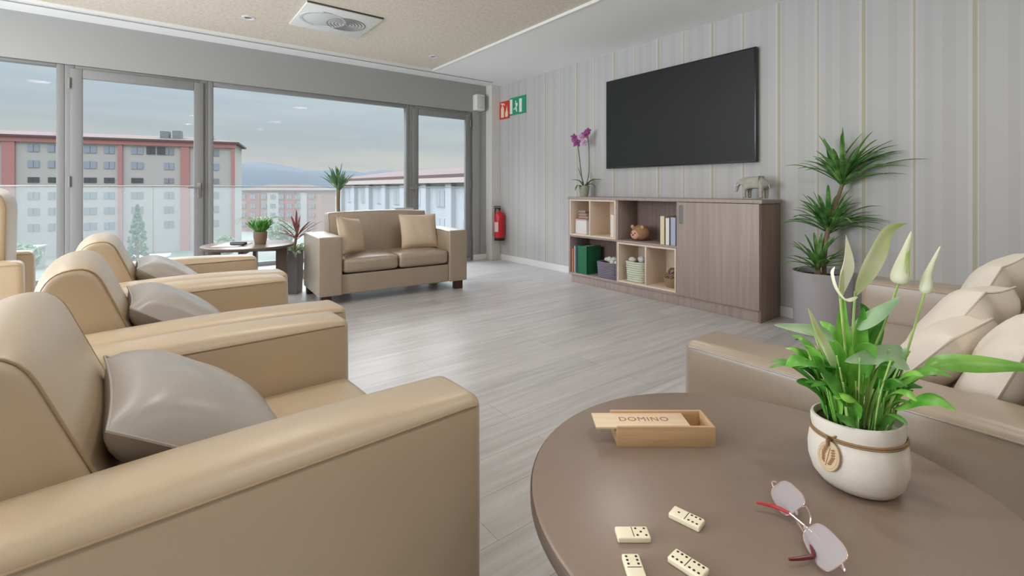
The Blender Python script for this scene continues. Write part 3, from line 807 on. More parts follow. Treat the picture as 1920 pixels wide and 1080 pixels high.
bm = B(); lathe(bm, [(0, .0), (.06, .0), (.085, .05), (.09, .09), (.083, .09), (.078, .05), (.055, .012), (0, .012)], 28); obj('bowl', bm, mat('brown weave', (150, 126, 98), .9, noise=.35, nscale=80, bump=.5, bscale=120), pc)
rd = random.Random(9)
for k, (dx, dy, dz) in enumerate(((-.035, -.03, .095), (-.03, .035, .095), (.03, 0, .10), (-.012, .0, .145))):
    bm = B()
    for ring in range(7):
        zz = -.035 + ring * .011; rr = .034 * math.sin(PI * (ring + 1) / 8.2) + .004
        for q in range(8):
            a = 2 * PI * (q + .5 * (ring % 2)) / 8
            r = bmesh.ops.create_icosphere(bm, subdivisions=1, radius=.011)
            for v in r['verts']: v.co = Vector((v.co.x, v.co.y, v.co.z * .6)) + Vector((dx + rr * math.cos(a), dy + rr * math.sin(a), dz + zz))
    obj('pine_cone', bm, mat('pine cone %d' % k, (166 - 10 * k, 138 - 8 * k, 108), .9), pc)

# ------------------------------------------------------------------ television, signs, extinguisher
tv = thing('television', 'large flat black television mounted on the striped wall', 'television', (4.085, 2.745, 1.775))
TW, TH = 1.665, .985
bm = B(); box(bm, (-.012, -TW / 2, -TH / 2), (.03, TW / 2, TH / 2), .004); obj('casing', bm, M['black'], tv)
bm = B(); box(bm, (-.0145, -TW / 2 + .014, -TH / 2 + .018), (-.0118, TW / 2 - .014, TH / 2 - .014)); obj('screen', bm, M['screen'], tv, False)
bm = B(); box(bm, (.03, -.25, -.2), (.0445, .25, .2)); obj('wall_bracket', bm, M['black'], tv, False)

def poly(bm, pts, x0, x1):
    a = [bm.verts.new((x0, y, z)) for y, z in pts]; b = [bm.verts.new((x1, y, z)) for y, z in pts]
    bm.faces.new(a); bm.faces.new(list(reversed(b)))
    for i in range(len(pts)): bm.faces.new((a[i], a[(i + 1) % len(pts)], b[(i + 1) % len(pts)], b[i]))
sg = thing('fire_extinguisher_sign', 'red square sign with white extinguisher symbol near the corner pillar', 'sign', (4.124, 5.585, 2.22))
bm = B(); box(bm, (-.004, -.125, -.13), (.005, .125, .13)); obj('sign_plate', bm, M['signred'], sg, False)
bm = B(); x0, x1 = -.0065, -.004
poly(bm, [(.005, -.105), (.075, -.105), (.075, .03), (.055, .06), (.025, .06), (.005, .03)], x0, x1)
poly(bm, [(.03, .06), (.05, .06), (.05, .085), (.09, .10), (.09, .11), (.0, .10), (-.02, .07), (-.005, .06), (.01, .085), (.03, .085)], x0, x1)
poly(bm, [(-.03, -.105), (-.085, -.105), (-.095, -.05), (-.075, .0), (-.07, .06), (-.045, -.01), (-.025, -.05)], x0, x1)
obj('pictogram', bm, mat('sign ivory', (240, 216, 190), .5), sg, False)
sg = thing('exit_sign', 'green escape sign with white figure and doorway, right of the red sign', 'sign', (4.124, 5.265, 2.245))
bm = B(); box(bm, (-.004, -.185, -.125), (.005, .185, .125)); obj('sign_plate', bm, M['signgreen'], sg, False)
bm = B()
poly(bm, [(.12, -.105), (.178, -.105), (.178, .105), (.12, .105)], x0, x1)
poly(bm, [(-.10, -.10), (-.04, -.10), (-.04, .09), (-.10, .09)], x0, x1)
poly(bm, [(.03, .05), (.05, .05), (.05, .075), (.03, .075)], x0, x1)
poly(bm, [(.02, .045), (.055, .04), (.04, -.01), (.07, -.05), (.09, -.05), (.09, -.035), (.06, -.025), (.02, -.09), (.005, -.08), (.02, -.02), (.0, .0), (-.005, .03)], x0, x1)
obj('pictogram', bm, M['signwhite'], sg, False)

fe = thing('fire_extinguisher', 'red fire extinguisher hanging on the wall beside the pillar', 'fire extinguisher', (4.045, 5.60, .30))
bm = B(); lathe(bm, [(0, .0), (.066, .0), (.074, .012), (.075, .03), (.075, .34), (.066, .385), (.038, .415), (.024, .425), (.024, .44), (0, .44)], 28); body = obj('cylinder', bm, M['red'], fe)
bm = B()
for k in range(13):
    a0 = PI * .72 + k * .05; 
for (z0, z1) in ((.13, .27),):
    seg = 10; ra = .0757
    for k in range(seg):
        a0 = PI - .7 + 1.4 * k / seg; a1 = PI - .7 + 1.4 * (k + 1) / seg
        vs = [bm.verts.new((ra * math.cos(a), ra * math.sin(a), zz)) for a, zz in ((a0, z0), (a1, z0), (a1, z1), (a0, z1))]; bm.faces.new(vs)
obj('instruction_label', bm, mat('pale label', (226, 190, 186), .5), body)
bm = B(); lathe(bm, [(.0762, .0), (.0772, .004), (.0772, .036), (.0762, .04)], 28); obj('base_ring', bm, M['black'], fe)
bm = B(); tube(bm, [(0, 0, .435), (0, 0, .475)], .018, 12); box(bm, (-.10, -.012, .470), (.02, .012, .482), .003); box(bm, (-.095, -.012, .492), (.02, .012, .504), .003); obj('valve_lever', bm, M['black'], fe)
bm = B(); tube(bm, smooth_path([(0, .02, .46), (-.01, .07, .47), (-.01, .105, .40), (-.01, .095, .22), (-.01, .088, .12)]), .009, 8); obj('hose', bm, M['black'], fe)
bm = B(); box(bm, (.071, -.03, .30), (.0845, .03, .36)); obj('wall_bracket', bm, M['metal'], fe)

sp = thing('wall_speaker', 'small white box speaker high in the corner above the window frame', 'speaker', (3.81, 5.79, 2.325))
bm = B(); box(bm, (-.075, -.05, -.115), (.075, .058, .115), .012, 3); obj('cabinet', bm, M['white'], sp)
bm = B(); box(bm, (-.06, -.054, -.095), (.06, -.0505, .095), .003); obj('grille', bm, mat('speaker grille', (206, 206, 202), .7, bump=.4, bscale=300), sp)
cbl = B(); tube(cbl, [(3.86, 5.838, 2.205), (3.86, 5.838, .09)], .006, 6)
tag(obj('cable_conduit', cbl, M['greyplastic']), 'thin grey cable conduit running down below the white corner speaker', 'cable')

# ------------------------------------------------------------------ ceiling fittings
df = thing('air_diffuser', 'white ceiling air diffuser plate with round perforated grille', 'air vent', (1.345, 4.47, ZC + .02), 0)
W2, H2 = .33, .33
bm = B(); box(bm, (-W2, -H2, -.016), (W2, H2, 0), .004); obj('face_plate', bm, M['white'], df)
bm = B()
for k in range(6): tube(bm, [((.02 + .03 * k) * math.cos(a) + .10, (.02 + .03 * k) * math.sin(a), -.017) for a in [2 * PI * i / 32 for i in range(32)]], .006, 5, closed=True)
obj('swirl_grille', bm, M['greyplastic'], df)
bm = B()
for i in range(9):
    for j in range(9):
        x, y = -.02 - .026 * i * .6 + .02, -.20 + .05 * j
        if i < 5: box(bm, (x - .24 + .14, y - .008, -.0175), (x - .24 + .156, y + .008, -.0165))
obj('perforation', bm, M['greyplastic'], df)
bm = B(); lathe(bm, [(.20, -.0155), (.20, -.020), (.175, -.020), (.172, -.0155)], 40, (-.11, 0, 0)); lathe(bm, [(0, -.0185), (.16, -.0185), (.165, -.0155)], 40, (-.11, 0, 0)); obj('blank_disc', bm, mat('pale disc', (208, 212, 212), .6), df)
bm = B(); box(bm, (-W2, -H2 - .014, -.012), (W2, -H2 - .003, .0), .001); obj('gap_shade_strip', bm, mat('painted gap shade', (80, 72, 64), .8), df)  # solid dark strip painted for the shadow along the plate edge

def downlight(label, x, y, power):
    t = thing('downlight', label, 'ceiling light', (x, y, ZC + .02), 0, 'recessed downlights')
    bm = B(); lathe(bm, [(.032, .0), (.034, -.006), (.052, -.007), (.056, -.001)], 28); obj('trim_ring', bm, M['white'], t)
    bm = B(); lathe(bm, [(0, -.002), (.024, -.002), (.032, -.0005)], 20); obj('lens', bm, mat('downlight lens', (120, 112, 104), .4), t)
    return t
downlight('small recessed downlight left of the square air diffuser', .69, 4.87, 0)
downlight('small recessed downlight near the corner where beige ceiling meets white border', 2.63, 4.97, 0)
for k, (x, y) in enumerate(((.69, 2.4), (2.2, 2.4), (.69, .0), (2.2, .0), (-1.3, 4.87), (-1.3, 2.4), (-1.3, 0), (.69, -1.6), (2.2, -1.6))):
    downlight('recessed downlight in the beige ceiling above and behind the picture', x, y, 0)
    ld = bpy.data.lights.new('downlight lamp', 'AREA'); ld.shape = 'DISK'; ld.size = .25; ld.energy = 7.5; ld.color = (1, .97, .93); ld.spread = PI
    lo = bpy.data.objects.new('downlight_lamp', ld); C.objects.link(lo); lo.location = (x, y, ZC - .015)

# ------------------------------------------------------------------ things on the cabinet
ele = thing('elephant_figurine', 'grey elephant figurine standing on the right end of the cabinet top', 'figurine', (3.95, 1.87, .966), 0)
me_m = mat('grey carved stone', (170, 166, 158), .7, noise=.18, nscale=40, bump=.3, bscale=120)
def skin_mesh(name, verts, edges, radii, m, parent, sub=2):
    me = bpy.data.meshes.new(name); me.from_pydata(verts, edges, []); o = bpy.data.objects.new(name, me); C.objects.link(o)
    s = o.modifiers.new('skin', 'SKIN'); s.use_smooth_shade = True
    for i, r in enumerate(radii): me.skin_vertices[0].data[i].radius = r if isinstance(r, tuple) else (r, r)
    me.skin_vertices[0].data[0].use_root = True
    u = o.modifiers.new('sub', 'SUBSURF'); u.levels = sub; u.render_levels = sub
    me.materials.append(m); o.parent = parent; return o
# facing +Y (left in the view)
V = [(0, -.01, .115), (0, -.075, .118), (0, .055, .118), (0, .095, .135), (0, .125, .115), (0, .138, .085), (0, .142, .058), (0, .150, .045),
     (.030, -.080, .07), (.030, -.082, .035), (.030, -.080, .008), (-.030, -.070, .07), (-.030, -.066, .035), (-.030, -.070, .008),
     (.028, .050, .07), (.028, .052, .035), (.028, .050, .008), (-.028, .062, .07), (-.028, .068, .035), (-.028, .062, .008),
     (0, -.112, .105), (0, -.122, .07)]
Ed = [(0, 1), (0, 2), (2, 3), (3, 4), (4, 5), (5, 6), (6, 7), (1, 8), (8, 9), (9, 10), (1, 11), (11, 12), (12, 13), (2, 14), (14, 15), (15, 16), (2, 17), (17, 18), (18, 19), (1, 20), (20, 21)]
Rr = [.056, .050, .048, .036, .026, .016, .012, .009, .022, .017, .018, .022, .017, .018, .020, .016, .017, .020, .016, .017, .008, .005]
V = [(x * 1.05, y * 1.02, z * 1.32 if z < .09 else z + .024) for x, y, z in V]; Rr = [r * .92 for r in Rr]
skin_mesh('body', V, Ed, Rr, me_m, ele)
for s in (1, -1):
    bm = B(); lathe(bm, [(0, .004), (.022, .003), (.03, 0), (.022, -.003), (0, -.004)], 16, sx=.9, sy=1.25)
    bmesh.ops.transform(bm, matrix=Matrix.Translation((s * .040, .078, .148)) @ Matrix.Rotation(R(68) * s, 4, 'Y') @ Matrix.Rotation(R(18), 4, 'X'), verts=bm.verts[:])
    obj('ear', bm, me_m, ele)
    bm = B(); tube(bm, smooth_path([(s * .018, .118, .128), (s * .022, .143, .114), (s * .021, .160, .122)]), .0045, 8, .002); obj('tusk', bm, M['white'], ele)

orc = thing('potted_orchid', 'purple orchid in a small grey pot on the left end of the cabinet', 'orchid', (3.95, 3.80, .966), R(-37.4))
bm = B(); lathe(bm, [(0, 0), (.045, 0), (.062, .10), (.064, .125), (.058, .125), (.054, .10), (0, .10)], 28); obj('pot', bm, M['pot_glass'], orc)
def oL(px, py, dy=0): return ((px - 1083) * .0060, dy, (366 - py) * .0060)
bm = B()
for pts, w in (([oL(1082, 348), oL(1072, 336, -.02), oL(1057, 334, -.03)], .05), ([oL(1086, 348), oL(1098, 335, -.02), oL(1116, 333, -.03)], .05),
               ([oL(1083, 345, .02), oL(1076, 325, .02), oL(1071, 309, .02)], .045), ([oL(1084, 350, -.03), oL(1094, 342, -.06), oL(1103, 349, -.08)], .045),
               ([oL(1080, 350, -.03), oL(1070, 345, -.06), oL(1064, 355, -.08)], .04), ([oL(1085, 346, .04), oL(1096, 338, .08), oL(1106, 330, .10)], .045)):
    leaf(bm, pts, w, fold=.2)
obj('foliage', bm, M['orchleaf'], orc)
for pts in ([oL(1081, 345), oL(1076, 310), oL(1072, 275), oL(1068, 255)], [oL(1086, 345), oL(1092, 320), oL(1092, 270), oL(1088, 245)]):
    bm = B(); tube(bm, smooth_path(pts), .005, 6); obj('flower_stem', bm, M['orchstem'], orc)
def orchid_flower(c, s, m, tilt):
    bm = B()
    for k in range(5):
        a = PI / 2 + 2 * PI * k / 5; d = Vector((math.cos(a), 0, math.sin(a)))
        leaf(bm, [c, c + d * s * .5 + Vector((0, -.006, 0)), c + d * s + Vector((0, .004, 0))], s * .72, side=(-d.z, 0, d.x), fold=.08, n=4)
    bmesh.ops.create_icosphere(bm, subdivisions=2, radius=s * .2, matrix=Matrix.Translation(c + Vector((0, -.012, 0))))
    o = obj('flower', bm, m, orc)
for px, py, s, m in ((1068, 262, .06, 'orchid'), (1063, 252, .045, 'orchid'), (1076, 252, .05, 'orchid_pale'), (1085, 247, .055, 'orchid'), (1090, 240, .04, 'orchid'), (1082, 262, .05, 'orchid_pale')):
    orchid_flower(Vector(oL(px, py, -.02)), s, M[m], 0)

# ------------------------------------------------------------------ tall dracaena in grey pot by the wall
dr = thing('potted_dracaena', 'tall dracaena with three spiky crowns in a round grey pot beside the cabinet', 'potted plant', (3.895, 1.36, 0), R(-37.4))
bm = B(); lathe(bm, [(0, 0), (.165, 0), (.175, .01), (.19, .43), (.19, .45), (.178, .45), (.175, .41), (0, .41)], 48); obj('pot', bm, M['pot_grey'], dr)
bm = B(); lathe(bm, [(0, .418), (.10, .42), (.174, .412)], 32); obj('soil', bm, M['soil'], dr)
S_ = .0039
def dL(px, py, dy=0): return Vector(((px - 1545) * S_, dy, 1.05 - (py - 355) * S_))
for a, b_, c_ in ((dL(1550, 520), dL(1556, 440), dL(1585, 345)), (dL(1540, 520, .03), dL(1552, 470, .03), dL(1562, 430, .02)), (dL(1535, 520, -.04), dL(1533, 505, -.04), dL(1530, 490, -.05))):
    bm = B(); tube(bm, smooth_path([Vector((a.x, a.y, .40)), b_, c_]), .016, 10, .012); obj('cane', bm, M['trunk'], dr)
def crown(parent, c, L, n, w, seed, m, up=.35, droop=.45, name='foliage', limit=None, wall=None):
    rd = random.Random(seed); bm = B()
    for k in range(n):
        az = k * 2.39996 + rd.uniform(-.2, .2); el = math.asin(min(1, max(-.3, up + (1 - up) * (1 - k / n) ** .8 * rd.uniform(.75, 1.05))))
        l = L * rd.uniform(.75, 1.08); d = Vector((math.cos(az) * math.cos(el), math.sin(az) * math.cos(el), math.sin(el)))
        if limit and d.y > 0: d.y *= limit
        g_ = Vector((0, 0, -1)) * droop * math.cos(el) * l
        st = c + Vector((0, 0, rd.uniform(-.05, .03)))
        pts = [st, st + d * l * .4 + g_ * .04, st + d * l * .75 + g_ * .25, st + d * l + g_ * .6]
        if wall is not None:       # leaves lean away from the wall beside the plant
            for p in pts: p.y = min(p.y, (wall - .795 * p.x) / .607)
        leaf(bm, pts, w * rd.uniform(.8, 1.1), fold=.22, shape='lance', n=4)
    return obj(name, bm, m, parent)
crown(dr, dL(1585, 338), .42, 54, .030, 1, M['drac'], .42, .5, wall=.185)
crown(dr, dL(1562, 430, .02), .38, 54, .030, 2, M['drac'], .28, .5, wall=.185)
crown(dr, dL(1530, 495, -.05), .28, 34, .026, 3, M['drac'], .25, .4, wall=.185)

# palm by the window
pm = thing('potted_palm', 'slim tall palm behind the two-seat sofa against the window', 'potted plant', (1.665, 5.42, 0), R(-37.4))
bm = B(); lathe(bm, [(0, 0), (.12, 0), (.15, .30), (.15, .32), (.14, .32), (.135, .29), (0, .29)], 32); obj('pot', bm, M['pot_dark'], pm)
bm = B(); tube(bm, smooth_path([(0, 0, .28), (.012, 0, .6), (-.004, 0, .85), (0, 0, 1.08)]), .018, 10, .022); obj('cane', bm, M['trunk'], pm)
crown(pm, Vector((0, 0, 1.06)), .28, 40, .026, 5, M['palmleaf'], .55, .2, limit=.8)

# planter with cordyline between table and loveseat
pn = thing('cordyline_planter', 'tall grey planter with red cordyline between the round table and the sofa', 'potted plant', (1.13, 5.13, 0), R(-37.4))
bm = B(); lathe(bm, [(0, 0), (.085, 0), (.10, .42), (.10, .44), (.09, .44), (.085, .41), (0, .41)], 4); bmesh.ops.rotate(bm, verts=bm.verts[:], matrix=Matrix.Rotation(PI / 4, 3, 'Z')); obj('planter', bm, M['pot_dark'], pn, False)
crown(pn, Vector((.03, 0, .58)), .32, 18, .028, 8, M['cord'], .1, .3)
bm = B(); tube(bm, [(.0, 0, .40), (.015, 0, .5), (.03, 0, .60)], .014, 8); obj('cane', bm, M['trunk'], pn)
rd = random.Random(31); bm = B()
for k in range(46):
    a = rd.uniform(0, 2 * PI); r = rd.uniform(.01, .07); c = Vector((r * math.cos(a), r * math.sin(a), .42)); d = Vector((math.cos(a), math.sin(a), rd.uniform(-.5, 1.4))).normalized() * rd.uniform(.05, .12)
    leaf(bm, [c, c + d * .6 + Vector((0, 0, .02)), c + d], .035, n=3)
obj('variegated_foliage', bm, M['varieg'], pn)

# potted plant and papers on the far table
pp = thing('potted_spider_plant', 'small green plant in a grey brown pot on the table by the window', 'potted plant', (.775, 4.80, .55), R(-37.4))
bm = B(); lathe(bm, [(0, 0), (.045, 0), (.056, .06), (.058, .115), (.052, .115), (.05, .10), (0, .10)], 28); obj('pot', bm, M['pot_clay'], pp)
rd = random.Random(13); bm = B()
for k in range(90):
    a = rd.uniform(0, 2 * PI); r = rd.uniform(0, .04); c = Vector((r * math.cos(a), r * math.sin(a), .10)); d = Vector((math.cos(a) * .55, math.sin(a) * .55, rd.uniform(.5, 1.3))).normalized() * rd.uniform(.08, .17)
    leaf(bm, [c, c + d * .6, c + d + Vector((0, 0, -.012))], .03, n=3)
obj('foliage', bm, M['leaf_dark'], pp)
bm = B()
for k in range(16):
    a = k * .393 + rd.uniform(-.1, .1); c = Vector((0, 0, .12)); d = Vector((math.cos(a), math.sin(a), 0)); l = rd.uniform(.15, .23)
    leaf(bm, [c, c + d * l * .4 + Vector((0, 0, .10)), c + d * l * .8 + Vector((0, 0, .12)), c + d * l * 1.1 + Vector((0, 0, .06))], .012, n=4)
obj('arching_leaves', bm, M['leaf_pale'], pp)
pa = thing('magazine', 'white magazine lying flat on the table by the window', 'magazine', (.56, 4.86, .5505), R(-30))
bm = B(); box(bm, (-.11, -.15, 0), (.11, .15, .005), .001); obj('pages', bm, M['white'], pa, False)
rc = thing('spectacle_case', 'small dark case lying on the white magazine on the far table', 'case', (.60, 4.79, .556), R(-37))
bm = B(); soft_box(bm, (0, 0, .014), (.135, .055, .028), .012, (0, 0, .003), 4); obj('case_shell', bm, mat('dark slate case', (70, 70, 84), .5), rc)
bm = B(); tube(bm, [(-.068, -.028, .015), (.068, -.028, .015)], .0015, 5); obj('seam', bm, M['metal'], rc)
bk = thing('book', 'dark book lying flat on the top edge of the two-seat sofa', 'book', (2.24, 4.965, .8165), R(-3))
bm = B(); box(bm, (-.11, -.055, 0), (.11, .055, .004), .001); box(bm, (-.11, -.055, .02), (.11, .055, .024), .001); box(bm, (.106, -.055, 0), (.11, .055, .024)); obj('cover', bm, mat('dark grey cover', (84, 84, 84), .5), bk, False)
bm = B(); box(bm, (-.108, -.053, .0042), (.105, .053, .0198)); obj('pages', bm, M['white'], bk, False)

# ------------------------------------------------------------------ foreground table top
lily = thing('potted_peace_lily', 'peace lily with pale spathes in a white stone pot on the foreground table', 'potted plant', (.957, .2800, .55), R(-37.4))
lily.scale = (.97, .97, .97)
LS = .00094
def q(px, py, dy=0): return Vector(((px - 1610) * LS, dy, .5 - (py - 355) * LS))
bm = B()
prof = [(0, .0), (.052, .0), (.062, .004), (.072, .016), (.0785, .036), (.0795, .056), (.077, .074), (.0735, .084), (.0725, .088), (.0735, .093), (.0745, .108), (.073, .113), (.0695, .114), (.067, .110), (.066, .098), (0, .096)]
lathe(bm, prof, 64)
for v in bm.verts:      # slightly slumped, sack-like stoneware
    a = math.atan2(v.co.y, v.co.x); v.co.z += .006 * math.sin(a + 2.6) * (v.co.z / .11)
    f = 1 + .012 * math.sin(3 * a + 1) * (v.co.z / .11); v.co.x *= f; v.co.y *= f
obj('pot', bm, M['pot_stone'], lily)
bm = B(); lathe(bm, [(0, .1005), (.04, .101), (.0655, .099)], 32); obj('soil', bm, M['soil'], lily)
bm = B()
for dz in (0, .0035): tube(bm, [(.0748 * math.cos(a), .0748 * math.sin(a), .0855 + dz + .0055 * math.sin(a + 2.6) * .8) for a in [2 * PI * i / 48 for i in range(48)]], .0019, 6, closed=True)
an = R(203)
kx, ky = .077 * math.cos(an), .077 * math.sin(an)
tube(bm, smooth_path([(kx, ky, .087), (kx * 1.12, ky * 1.12, .092), (kx * 1.1, ky * 1.1, .078), (kx * 1.02, ky * 1.02, .086)]), .002, 6)
tube(bm, smooth_path([(kx, ky, .087), (kx * 1.05 + .012, ky * 1.05 - .004, .094), (kx * 1.05 + .02, ky * 1.05, .084), (kx * 1.05 + .034, ky * 1.06, .060)]), .0016, 6)
obj('twine', bm, M['twine'], lily)
bm = B(); lathe(bm, [(0, -.0015), (.019, -.0015), (.020, 0), (.019, .0015), (0, .0015)], 28, sy=1.25)
lathe(bm, [(.0145, .0015), (.0155, .0022), (.0165, .0015)], 28, sy=1.25)
tagm = Matrix.Translation((kx * 1.07, ky * 1.07, .060)) @ Matrix.Rotation(an + PI / 2, 4, 'Z') @ Matrix.Rotation(R(84), 4, 'X') @ Matrix.Rotation(R(-12), 4, 'Z')
bmesh.ops.transform(bm, matrix=tagm, verts=bm.verts[:]); tg = obj('wooden_tag', bm, M['tag'], lily)
bm = B()
for i in range(7):
    for sgn in (1, -1):
        c = Vector((sgn * .005 * (1 - abs(i - 3) / 5), -.012 + .004 * i, .0018)); leaf(bm, [c, c + Vector((sgn * .004, .002, .0004)), c + Vector((sgn * .0075, .005, 0))], .003, side=(0, 1, 0), fold=0, n=2)
tube(bm, [(0, -.016, .0018), (0, .015, .0018)], .0006, 5)
bmesh.ops.transform(bm, matrix=tagm, verts=bm.verts[:]); obj('carved_motif', bm, M['burn'], tg)

def blades(specs, m, name='leaf', shape='lance'):
    for pts, w, side, fold in specs:
        bm = B(); leaf(bm, pts, w, side=side, fold=fold, n=7, start=.0, shape=shape); obj(name, bm, m, lily)
base = lambda x, dy=0: q(x, 790, dy)
# broad individual leaves, petiole first
def pet(pts, r=.0022, m='stem'):
    bm = B(); tube(bm, smooth_path(pts), r, 6); return obj('petiole', bm, M[m], lily)
pet([base(1640), q(1672, 735), q(1692, 700), q(1722, 676, -.01)], .0026)
blades([([q(1722, 676, -.01), q(1752, 657, -.015), q(1815, 655, -.02), q(1890, 661, -.02), q(1990, 678, -.015)], .034, (0, .75, .66), .15)], M['leaf_long'], shape='blade')
pet([base(1595), q(1580, 700), q(1560, 620, .01)])
blades([([q(1566, 622), q(1540, 608, -.005), q(1500, 599, -.01), q(1448, 590, -.01)], .024, (0, .6, .8), .2)], M['leaf_pale'])
blades([([q(1575, 700, -.01), q(1540, 640, -.02), q(1520, 600, -.02), q(1504, 555, -.02)], .018, (1, .3, 0), .25)], M['spathe_green'])
blades([([q(1575, 730, -.02), q(1552, 705, -.035), q(1530, 685, -.04), q(1510, 655, -.04)], .032, (.7, .5, .5), .2),
        ([q(1575, 760, -.04), q(1552, 745, -.06), q(1535, 737, -.06), q(1524, 728, -.06)], .014, (.3, .5, .8), .2),
        ([q(1650, 720, .0), q(1672, 690, .0), q(1695, 665, .01), q(1716, 638, .01)], .046, (.6, .6, -.4), .12),
        ([q(1635, 700, .02), q(1650, 630, .03), q(1650, 590, .03), q(1640, 560, .03)], .036, (1, .2, 0), .2),
        ([q(1650, 700, .03), q(1668, 640, .04), q(1680, 610, .04), q(1695, 590, .04)], .036, (1, .4, -.3), .2)], M['leaf_dark'])
blades([([q(1600, 720), q(1592, 640, .01), q(1590, 590, .015), q(1596, 545, .015)], .026, (1, 0, .1), .25),
        ([q(1610, 720, -.01), q(1612, 650), q(1614, 600, .0), q(1622, 560, .0)], .028, (1, 0, .1), .25),
        ([q(1560, 720, -.02), q(1552, 670, -.03), q(1556, 640, -.03), q(1545, 610, -.03)], .024, (1, .3, 0), .2),
        ([q(1585, 730, .0), q(1578, 690, -.02), q(1572, 655, -.03), q(1575, 620, -.03)], .03, (1, .4, 0), .2)], M['leaf'])
blades([([q(1606, 600, .0), q(1625, 582, -.005), q(1650, 562, -.01), q(1682, 538, -.01)], .026, (.3, .5, .8), .12),
        ([q(1680, 648, -.02), q(1655, 640, -.04), q(1610, 632, -.05), q(1545, 640, -.055)], .040, (0, .45, .9), .12),
        ([q(1640, 690, -.02), q(1655, 660, -.02), q(1668, 645, -.02), q(1684, 628, -.02)], .024, (.5, .5, .6), .15)], M['leaf_pale'])
rd = random.Random(17)
for mm, cnt in (('leaf', 20), ('leaf_dark', 17), ('leaf_long', 15)):
    bm = B()
    for k in range(cnt):
        a = rd.uniform(0, 2 * PI); r = .05 * math.sqrt(rd.random()); c = Vector((r * math.cos(a), r * math.sin(a) * .9, .10))
        o = Vector((math.cos(a), math.sin(a) * .8, 0)); h = rd.uniform(.012, .10); l = rd.uniform(.055, .095)
        p1 = c + Vector((0, 0, h)) + o * h * .25; el = rd.uniform(.6, 1.4)
        p2 = p1 + (o * math.cos(el) + Vector((0, 0, math.sin(el)))) * l * .55; p3 = p2 + (o * math.cos(el - .5) + Vector((0, 0, math.sin(el - .5)))) * l * .3; p4 = p3 + (o * math.cos(el - 1.1) + Vector((0, 0, math.sin(el - 1.1)))) * l * .3
        leaf(bm, [p1, p2, p3, p4], rd.uniform(.024, .038), side=(-o.y, o.x, rd.uniform(-.4, .4)), fold=.16, n=6)
        tube(bm, [c, c.lerp(p1, .5) + o * .002, p1, p1.lerp(p2, .2)], .0018, 5)
    obj('foliage', bm, M[mm], lily)
bm = B()
for k in range(44):
    a = rd.uniform(0, 2 * PI); r = .05 * math.sqrt(rd.random()); c = Vector((r * math.cos(a), r * math.sin(a), .10)); l = rd.uniform(.06, .16)
    tube(bm, smooth_path([c, c + Vector((math.cos(a) * l * .1, math.sin(a) * l * .1, l * .5)), c + Vector((math.cos(a) * l * .3, math.sin(a) * l * .3, l))], 4), .0016, 5)
obj('leaf_stalks', bm, M['stem'], lily)
# spathes
def flower(stem_pts, blade_pts, w, side, m, spadix=None, fold=.35, name='spathe'):
    f = pet(stem_pts, .0022); f.name = 'flower_stem'
    bm = B(); leaf(bm, blade_pts, w, side=side, fold=fold, n=8, shape='blade'); s = obj(name, bm, M[m], f)
    if spadix:
        bm = B(); tube(bm, smooth_path(spadix), lambda t: .0035 * (1 - .6 * t * t) + .0006, 10); obj('spadix', bm, M['spathe_green'], f)
flower([base(1605), q(1604, 650), q(1603, 590), q(1607, 530)], [q(1607, 540), q(1612, 505, -.006), q(1632, 452, -.012), q(1660, 415, -.006), q(1704, 402, .0)], .044, (.75, .3, -.55), 'spathe_green', fold=.2)
flower([base(1590), q(1588, 650), q(1582, 580), q(1578, 535)], [q(1576, 545), q(1577, 500, -.004), q(1583, 465, -.006), q(1589, 424, 0)], .028, (1, .3, .1), 'spathe', [q(1577, 535, -.004), q(1575, 510, -.008), q(1576, 488, -.008)])
bm = B()
leaf(bm, [q(1603, 538, -.01), q(1580, 545, -.014), q(1560, 525, -.014), q(1553, 495, -.012), q(1562, 482, -.008)], .012, side=(0, 1, .3), fold=.2, n=8); obj('curled_spathe', bm, M['spathe'], lily)
def bud(stem_pts, c0, c1, tip, r, m='spathe_green'):
    f = pet(stem_pts, .0020); f.name = 'flower_stem'
    P = smooth_path([c0, c0.lerp(c1, .35), c1, tip], 7); bm = B()
    tube(bm, P, lambda t: r * (math.sin(PI * min(1, (t * .92 + .06)) ** .62) ** 1.15) + .0008, 14); obj('spathe_bud', bm, M['spathe'], f)
    bm = B(); leaf(bm, [p + Vector((.0, -r * 1.02 * math.sin(PI * (i / (len(P) - 1)) ** .62), 0)) for i, p in enumerate(P)][::4], r * .8, side=(1, 0, 0), fold=-.1, n=3); obj('spathe_fold', bm, M['spathe_green'], f)
bud([base(1625, .0), q(1637, 660), q(1662, 590), q(1689, 512)], q(1689, 516), q(1697, 470), q(1712, 418), .0135)
bud([base(1650, .01), q(1690, 690), q(1708, 630), q(1738, 530)], q(1738, 534), q(1744, 495), q(1766, 446), .0085)

for c in children(lily):
    if c.name.split('.')[0] in ('pot', 'soil', 'twine', 'wooden_tag'): c.scale = (.93, .93, 1.03)
    elif c.name.split('.')[0] in ('foliage', 'leaf_stalks'): c.scale = (.93, .93, 1)

